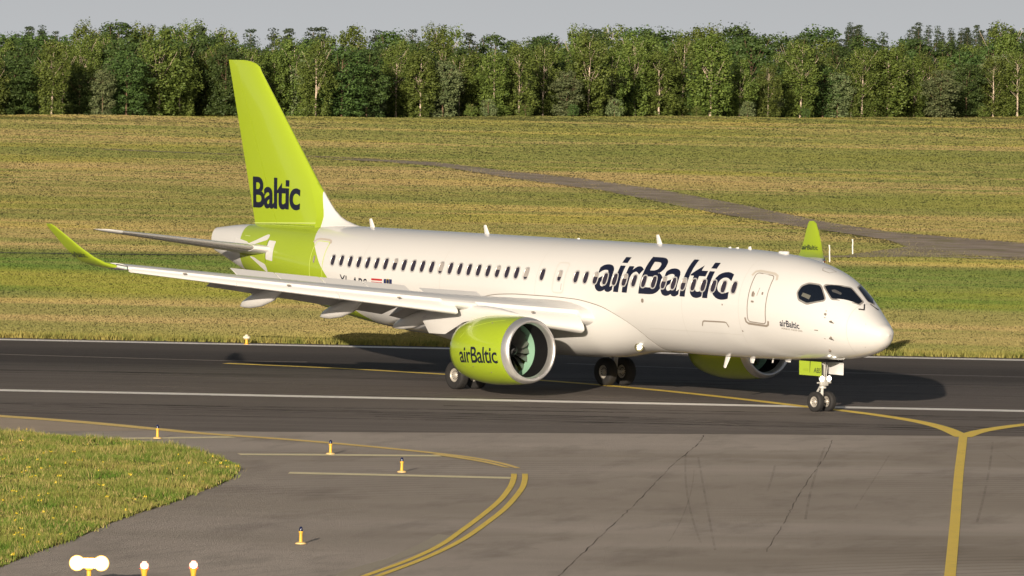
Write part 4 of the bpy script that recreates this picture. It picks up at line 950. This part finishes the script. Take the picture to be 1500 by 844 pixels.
for (u, v), lb in (((211, 862), 'small glowing pinkish white lamp on a yellow post, the left of the two'), ((283, 861), 'small glowing pinkish white lamp on a yellow post, the right of the two')):
    L = ground_at(u, v); L.z = .012; e = bpy.data.objects.new('red_light', None); e.location = L; COL.objects.link(e); tag(e, lb, 'lamp', 'small red lamps at the bottom left')
    mb = MB(); mb.lathe(L, (0, 0, 1), [(0, .12), (.03, .12), (.05, .05), (.20, .045), (.30, .06), (.42, .085), (.43, .06)], 20); mb.build('post', M_YST, e)
    mb = MB(); mb.lathe(L, (0, 0, 1), [(.425, .055), (.45, .085), (.50, .098), (.545, .085), (.56, .055), (.59, .05), (.595, 0)], 24); mb.lathe(L+Vector((0, 0, .495))+v2c*.085, v2c, [(0, .062), (.02, .05), (.03, 0)], 20, 1); mb.build('globe', [M_GLOWR, M_GLOWW], e)
    mb = MB(); mb.lathe(L, (0, 0, 1), [(.44, .088), (.432, .105), (.428, .06)], 24); mb.build('red_ring', M_GLOWR2, e)
# runway edge light beyond the runway
L = ground_at(361, 505); e = bpy.data.objects.new('runway_light', None); e.location = L; COL.objects.link(e); tag(e, 'small yellow runway light with a pale head at the far runway edge', 'runway light')
mb = MB(); mb.lathe(L, (0, 0, 1), [(0, .11), (.03, .11), (.05, .05), (.20, .05), (.22, .08)], 16); mb.build('stem', M_YST, e)
mb = MB(); mb.lathe(L, (0, 0, 1), [(.22, .08), (.27, .15), (.33, .13), (.36, .07), (.40, .05), (.41, 0)], 16); mb.build('head', simple('pale_lamp_head', (.85, .75, .58), .3), e)
# white marker posts in the field
M_POST = simple('white_post', (.80, .78, .72), .5)
for (u, v), h, ln, lb in (((1215.5, 384), .98, .05, 'leaning thin white post nearest the green wingtip'), ((1249, 373), .92, .03, 'thin white post with a notch near its top, farther right')):
    L = ground_at(u, v); mb = MB(); T = L+Vector((0, 0, h))-CR*ln
    mb.tube(L, L+(T-L)*.62, .042, .042, 10); mb.tube(L+(T-L)*.62, L+(T-L)*.70+CR*.02, .042, .036, 10); mb.tube(L+(T-L)*.70+CR*.02, T, .036, .045, 10)
    o = mb.build('marker_post', M_POST, None, True, 40, L); tag(o, lb, 'post', 'white posts in the field')

# ================================================================== TREES
def leaf_mat(name, c1, c2):
    n = N(name); oi = n.n('ShaderNodeObjectInfo'); a = n.n('ShaderNodeAttribute', attribute_name='leaf')
    c = n.mix(a.outputs['Fac'], c1, c2); hsv = n.n('ShaderNodeHueSaturation'); n.l(c, hsv.inputs['Color'])
    n.l(n.math('MULTIPLY_ADD', oi.outputs['Random'], .022, .489), hsv.inputs['Hue']); n.l(n.math('MULTIPLY_ADD', oi.outputs['Random'], .4, .72), hsv.inputs['Value'])
    return n.base(hsv.outputs[0], .6, 0, .3)
L_BIRCH = leaf_mat('birch_leaves', (.075, .115, .020), (.15, .195, .038)); L_DARK = leaf_mat('alder_leaves', (.040, .075, .018), (.085, .135, .032)); L_GREY = leaf_mat('willow_leaves', (.10, .14, .055), (.17, .20, .085)); L_PINE = leaf_mat('pine_needles', (.025, .042, .020), (.055, .075, .035))
B_PALE = simple('pale_birch_bark', (.62, .50, .38), .7, vary=.2); B_BROWN = simple('brown_bark', (.20, .13, .08), .8, vary=.2)
def make_tree(seed, H, Wd, kind, leafmat, bark, nclump=90, lsz=.30):
    r_ = np.random.default_rng(seed); mb = MB()
    # trunk with a slight wander
    tp = []; x = y = 0.0; kk = 9
    for i in range(kk+1):
        tp.append(Vector((x, y, H*.92*i/kk))); x += r_.normal(0, .012*H/kk*1.5); y += r_.normal(0, .012*H/kk*1.5)
    r0 = H*.0085+.03
    for i in range(kk): mb.tube(tp[i], tp[i+1], r0*(1-i/kk)+.03, r0*(1-(i+1)/kk)+.025, 7, 0, False)
    ends = []
    def trunk_at(f): k_ = min(int(f*kk), kk-1); q = f*kk-k_; return tp[k_].lerp(tp[k_+1], q)
    def crown_r(f):   # radius profile against height fraction
        if kind == 'pine': return Wd*.5*(1-f)**.8*(1.0 if f > .3 else max(0, (f-.12)/.18))
        lo = .01
        if f < lo: return 0
        g_ = (f-lo)/(1-lo); return Wd*.5*(math.sin(math.pi*min(1, .16+.80*g_**1.25)))**.5*(.84+.24*math.sin(f*17+seed)*math.sin(f*7+seed*2))
    nb = int(7+H*.9)
    for i in range(nb):
        f = r_.uniform(.30, .92); a = r_.uniform(0, 2*math.pi); rr = crown_r(min(f+.08, .97))*r_.uniform(.45, .9); s0 = trunk_at(f); rise = rr*r_.uniform(.6, 2.4) if kind != 'pine' else -rr*.1
        e_ = s0+Vector((math.cos(a)*rr, math.sin(a)*rr, min(rise, H*.97-s0.z))); ends.append(e_)
        md = s0.lerp(e_, .5)+Vector((0, 0, -.08*rr))
        w0 = .02+.045*(1-f)*H/16*r_.uniform(.5, 1.3)
        mb.tube(s0, md, w0, w0*.7, 5, 0, False); mb.tube(md, e_, w0*.7, .02, 5, 0, False)
    trunk_me = mb
    # leaves: irregular clumps, many small faces
    cen = []
    while len(cen) < nclump:
        f = r_.uniform(.04, 1.0); R_ = crown_r(f)
        if R_ <= 0 or r_.uniform() > (R_/(Wd*.5))**1.2+.12: continue
        a = r_.uniform(0, 2*math.pi); rr = R_*math.sqrt(r_.uniform(.12, 1.05)); q = trunk_at(min(f, .99)); cen.append((q.x+rr*math.cos(a), q.y+rr*math.sin(a), H*f*.985))
    cen = np.array(cen); per = 34; N_ = nclump*per
    cs = np.repeat(r_.uniform(.38, 1.15, nclump)*(Wd/6)**.5, per)
    if kind == 'birch': sc3 = np.array([.8, .8, 1.25])
    elif kind == 'pine': sc3 = np.array([1.2, 1.2, .45])
    else: sc3 = np.array([1, 1, .8])
    dirs = r_.normal(0, 1, (N_, 3)); dirs /= np.linalg.norm(dirs, axis=1)[:, None]; rad = r_.uniform(.3, 1, N_)**.5
    P = np.repeat(cen, per, 0)+dirs*(cs*rad)[:, None]*sc3
    if kind == 'birch': P[:, 2] -= np.abs(r_.normal(0, .25, N_))
    P[:, 2] = np.maximum(P[:, 2], .15)
    nrm = dirs*1.2+r_.normal(0, .4, (N_, 3))+np.array([0, 0, .25]); nrm /= np.linalg.norm(nrm, axis=1)[:, None]
    t1 = np.cross(nrm, r_.normal(0, 1, (N_, 3))); t1 /= np.linalg.norm(t1, axis=1)[:, None]; t2 = np.cross(nrm, t1)
    sz = lsz*r_.uniform(.6, 1.25, N_)[:, None]*.5
    V = np.stack([P-t1*sz, P+t2*sz*.7, P+t1*sz, P-t2*sz*.7], 1)
    me = bpy.data.meshes.new('crown'); me.vertices.add(N_*4); me.vertices.foreach_set('co', V.ravel()); me.loops.add(N_*4); me.loops.foreach_set('vertex_index', np.arange(N_*4))
    me.polygons.add(N_); me.polygons.foreach_set('loop_start', np.arange(0, N_*4, 4)); me.polygons.foreach_set('loop_total', np.full(N_, 4))
    at = me.attributes.new('leaf', 'FLOAT', 'FACE'); at.data.foreach_set('value', np.clip(np.repeat(r_.uniform(0, .8, nclump), per)+r_.uniform(-.15, .3, N_), 0, 1)); me.update(); me.materials.append(leafmat)
    # trunk mesh
    tm = bpy.data.meshes.new('trunk'); tm.from_pydata([tuple(p) for p in trunk_me.v], [], trunk_me.f); tm.materials.append(bark); tm.polygons.foreach_set('use_smooth', [True]*len(tm.polygons))
    return tm, me
KINDS = {'birch': [make_tree(10+i, 14+i*.5, 6.4+.8*(i % 3), 'birch', L_BIRCH, B_PALE, 230, .36) for i in range(6)],
         'dark': [make_tree(30+i, 13+i*.6, 7.6+.6*i, 'dark', L_DARK, B_BROWN, 260, .38) for i in range(4)],
         'willow': [make_tree(50+i, 10, 5.5, 'dark', L_GREY, B_BROWN, 170, .34) for i in range(2)],
         'bush': [make_tree(60+i, 3.2, 3.6, 'bush', [L_GREY, L_BIRCH, L_DARK][i], B_BROWN, 40, .26) for i in range(3)],
         'pine': [make_tree(70+i, 15, 5.0, 'pine', L_PINE, B_BROWN, 120, .32) for i in range(3)]}
NAMES = {'birch': 'birch_tree', 'dark': 'alder_tree', 'willow': 'willow_tree', 'bush': 'bush', 'pine': 'pine_tree'}
def plant(kind, i, u, back, sc, label, group, rz, sxy=1.0):
    """u: place along the crest (0..1500 across the picture), back: metres behind the crest line"""
    f = (u)/1500; p = CREST_A.lerp(CREST_B, 0)+CD*((CREST_B-CREST_A).length*f)
    d = (p-Vector((CAM.x, CAM.y, 0))).normalized(); k_ = back/max(.3, d.dot(CN)); p = p+d*k_
    tm, cm = KINDS[kind][i % len(KINDS[kind])]; e = bpy.data.objects.new(NAMES[kind], None); e.location = (p.x, p.y, terrain(p.x, p.y)-.1); e.rotation_euler = (0, 0, rz); e.scale = (sc*sxy, sc*sxy, sc); COL.objects.link(e)
    tag(e, label, {'bush': 'bush'}.get(kind, 'tree'), group)
    for nm, me in (('trunk', tm), ('crown', cm)):
        o = bpy.data.objects.new(nm, me); COL.objects.link(o); o.parent = e
    return e
def frac(u):   # parameter along crest from picture column (perspective corrected)
    p = ground_at(u, 170+2*u/1500); a = (p-CREST_A); 
    # intersect view ray with crest line
    d = p-Vector((CAM.x, CAM.y, 0)); d.z = 0; den = d.x*CD.y-d.y*CD.x; q = CREST_A-Vector((CAM.x, CAM.y, 0)); t = (q.x*CD.y-q.y*CD.x)/den
    hit = Vector((CAM.x, CAM.y, 0))+d*t; return (hit-CREST_A).dot(CD)/(CREST_B-CREST_A).length*1500
rt_ = random.Random(11)
def where(u):
    marks = [(0, 'at the left edge'), (120, 'left of the tail fin'), (300, 'just left of the tail fin'), (420, 'just right of the tail fin'), (560, 'right of the tail fin'), (750, 'above the mid fuselage'), (900, 'above the front windows'), (1050, 'above the large lettering'), (1190, 'above the far wingtip'), (1320, 'right of the far wingtip'), (1450, 'near the right edge')]
    return min(marks, key=lambda q: abs(q[0]-u))[1]
rows = []; row_u = []
# front row: (column, kind, look)
front_row = [(-70, 'dark', ''), (-15, 'birch', ''), (20, 'dark', ''), (75, 'birch', ''), (115, 'birch', ''), (150, 'willow', ''), (185, 'dark', ''), (232, 'birch', ''), (262, 'birch', ''), (300, 'birch', ''), (330, 'dark', ''), (362, 'birch', ''), (400, 'birch', ''), (430, 'birch', ''), (462, 'birch', ''), (500, 'dark', ''), (537, 'dark', ''), (580, 'birch', ''), (615, 'birch', ''), (648, 'willow', ''), (690, 'birch', ''), (722, 'birch', ''), (760, 'birch', ''), (795, 'birch', ''), (830, 'willow', ''), (862, 'birch', ''), (895, 'birch', ''), (930, 'birch', ''), (965, 'birch', ''), (1000, 'birch', ''), (1040, 'birch', ''), (1083, 'birch', ''), (1125, 'birch', ''), (1172, 'birch', ''), (1210, 'birch', ''), (1262, 'birch', ''), (1300, 'birch', ''), (1335, 'birch', ''), (1378, 'willow', ''), (1415, 'dark', ''), (1455, 'birch', ''), (1490, 'birch', ''), (1530, 'dark', ''), (1575, 'birch', '')]
seen = {}
short = 0
look = {'birch': ['slender birch with a bare pale trunk', 'tall birch with drooping olive green foliage', 'birch with pale forked branches showing', 'loose crowned birch with yellowish leaves', 'birch with half hidden trunk', 'narrow birch with a thin white stem'],
        'dark': ['broad dark green leafy tree', 'dense dark round crowned tree', 'bushy deep green tree', 'wide shady leafy tree'], 'willow': ['grey green willow like tree', 'silvery leaved tree']}
def hscale(u, base=1.0):   # trees are farther on the right, so a little taller there
    return base*(.86+.22*u/1500)
for k_, (u, kd, _) in enumerate(front_row):
    back = rt_.uniform(3, 12); H_ = {'birch': 15.2, 'dark': 13.9, 'willow': 10}[kd]; tgt = hscale(u, 12.0+rt_.uniform(-2.4, 1.2))
    if kd == 'willow': tgt *= .8
    side_ = 'front row'; q = seen.get((kd, where(u)), 0); seen[(kd, where(u))] = q+1
    lb = '%s in %s, %s' % (look[kd][(k_+q) % len(look[kd])], side_, where(u))
    row_u.append(u); rows.append((kd, k_, frac(u), back, tgt/H_, lb, 'trees in the front row of the wood', rt_.uniform(0, 6.28), rt_.uniform(1.1, 1.5)))
for k_ in range(60):
    u = -110+k_*29+rt_.uniform(-10, 10); row_u.append(u); rows.append((rt_.choice(['birch', 'dark', 'birch', 'willow']), k_+rt_.randrange(6), frac(u), rt_.uniform(7, 15), rt_.uniform(.50, .78), 'lower leafy tree filling the gaps between the front birches', 'low trees between the front birches', rt_.uniform(0, 6.28), 1.35))
for k_ in range(70):
    u = -120+k_*25+rt_.uniform(-9, 9); back = rt_.uniform(16, 30); kd = rt_.choice(['birch', 'dark', 'dark', 'birch', 'birch']); tgt = hscale(u, 13.9+.9*math.sin(u*.012+.5)+rt_.uniform(-1.2, .8))
    row_u.append(u); rows.append((kd, k_+rt_.randrange(6), frac(u), back, tgt/{'birch': 15.2, 'dark': 13.9}[kd], 'leafy tree crown showing between the front birches of the wood', 'trees in the second row of the wood', rt_.uniform(0, 6.28)))
for k_ in range(60):
    u = -120+k_*30+rt_.uniform(-9, 9); back = rt_.uniform(42, 70); kd = rt_.choice(['birch', 'dark', 'dark', 'pine']) ; sag = -2.8 if 1180 < u < 1290 or 1330 < u < 1440 else (-1.2 if 640 < u < 740 else 0)
    tgt = hscale(u, 15.4+.9*math.sin(u*.014+.2)+rt_.uniform(-.9, .9)+sag)
    row_u.append(u); rows.append((kd, k_+rt_.randrange(6), frac(u), back, tgt/{'birch': 15.2, 'dark': 13.9, 'pine': 15}[kd], 'treetop at the back of the wood against the sky', 'trees at the back of the wood', rt_.uniform(0, 6.28)))
SKYLINE = ([-150, 0, 60, 100, 150, 200, 240, 330, 400, 500, 560, 620, 670, 690, 740, 765, 830, 880, 940, 1000, 1060, 1105, 1130, 1170, 1205, 1225, 1245, 1270, 1310, 1330, 1440, 1460, 1500, 1700],
           [50, 50, 47, 40, 33, 26, 30, 36, 36, 41, 42, 38, 38, 50, 52, 43, 42, 35, 38, 40, 36, 40, 54, 46, 42, 50, 62, 38, 40, 60, 60, 38, 34, 36])
NATIVE = {'birch': lambda i: 14+.5*(i % 6), 'dark': lambda i: 13+.6*(i % 4), 'willow': lambda i: 10, 'pine': lambda i: 15}
for (kd, k_, fu, back, sc, lb, gr, rz, *ex), u_ in zip(rows, row_u):
    p = CREST_A+CD*((CREST_B-CREST_A).length*fu/1500); d = (p-Vector((CAM.x, CAM.y, 0))); D_ = d.length; D_ += back/max(.3, d.normalized().dot(CN))
    vt = float(np.interp(u_, *SKYLINE)); hor = 41+29*u_/1500; zt = CAM.z-(vt-hor)*D_/FPX
    part_ = {'trees at the back of the wood': rt_.uniform(.93, 1.03), 'trees in the second row of the wood': rt_.uniform(.82, .98), 'low trees between the front birches': rt_.uniform(.42, .75)}.get(gr, rt_.uniform(.66, .95) if kd != 'willow' else rt_.uniform(.5, .7))
    base_z = 0.0 if back < 30 else -2.0
    plant(kd, k_, fu, back, (zt-base_z)*part_/(NATIVE[kd](k_)+.3), lb, gr, rz, *(ex or [rt_.uniform(.95, 1.35)]))
for u, i, sc in ((715, 0, .75), (690, 1, .6), (900, 0, .8), (1095, 0, .75), (770, 1, .6), (1020, 1, .5), (840, 2, .6), (1440, 1, .6), (1180, 2, .5)):
    plant('bush', i, frac(u), 1.0, sc*1.1, '%s bush at the foot of the wood, %s' % (['silvery', 'bright green', 'dark green'][i], where(u)), 'bushes at the foot of the wood', u)
# distant pines on the rise at the right and left
for k_ in range(42):
    u = rt_.choice([rt_.uniform(1310, 1480), rt_.uniform(1310, 1480), rt_.uniform(1225, 1260), rt_.uniform(20, 80)]); back = rt_.uniform(560, 700); lowr = 7.5 if u < 100 else 0.0
    e = plant('pine', k_, frac(u), back, 1.35+rt_.uniform(-.1, .15), 'distant blue green pine on the rise behind the wood', 'distant pines behind the wood', rt_.uniform(0, 6.28)); e.location.z += 2.0-lowr
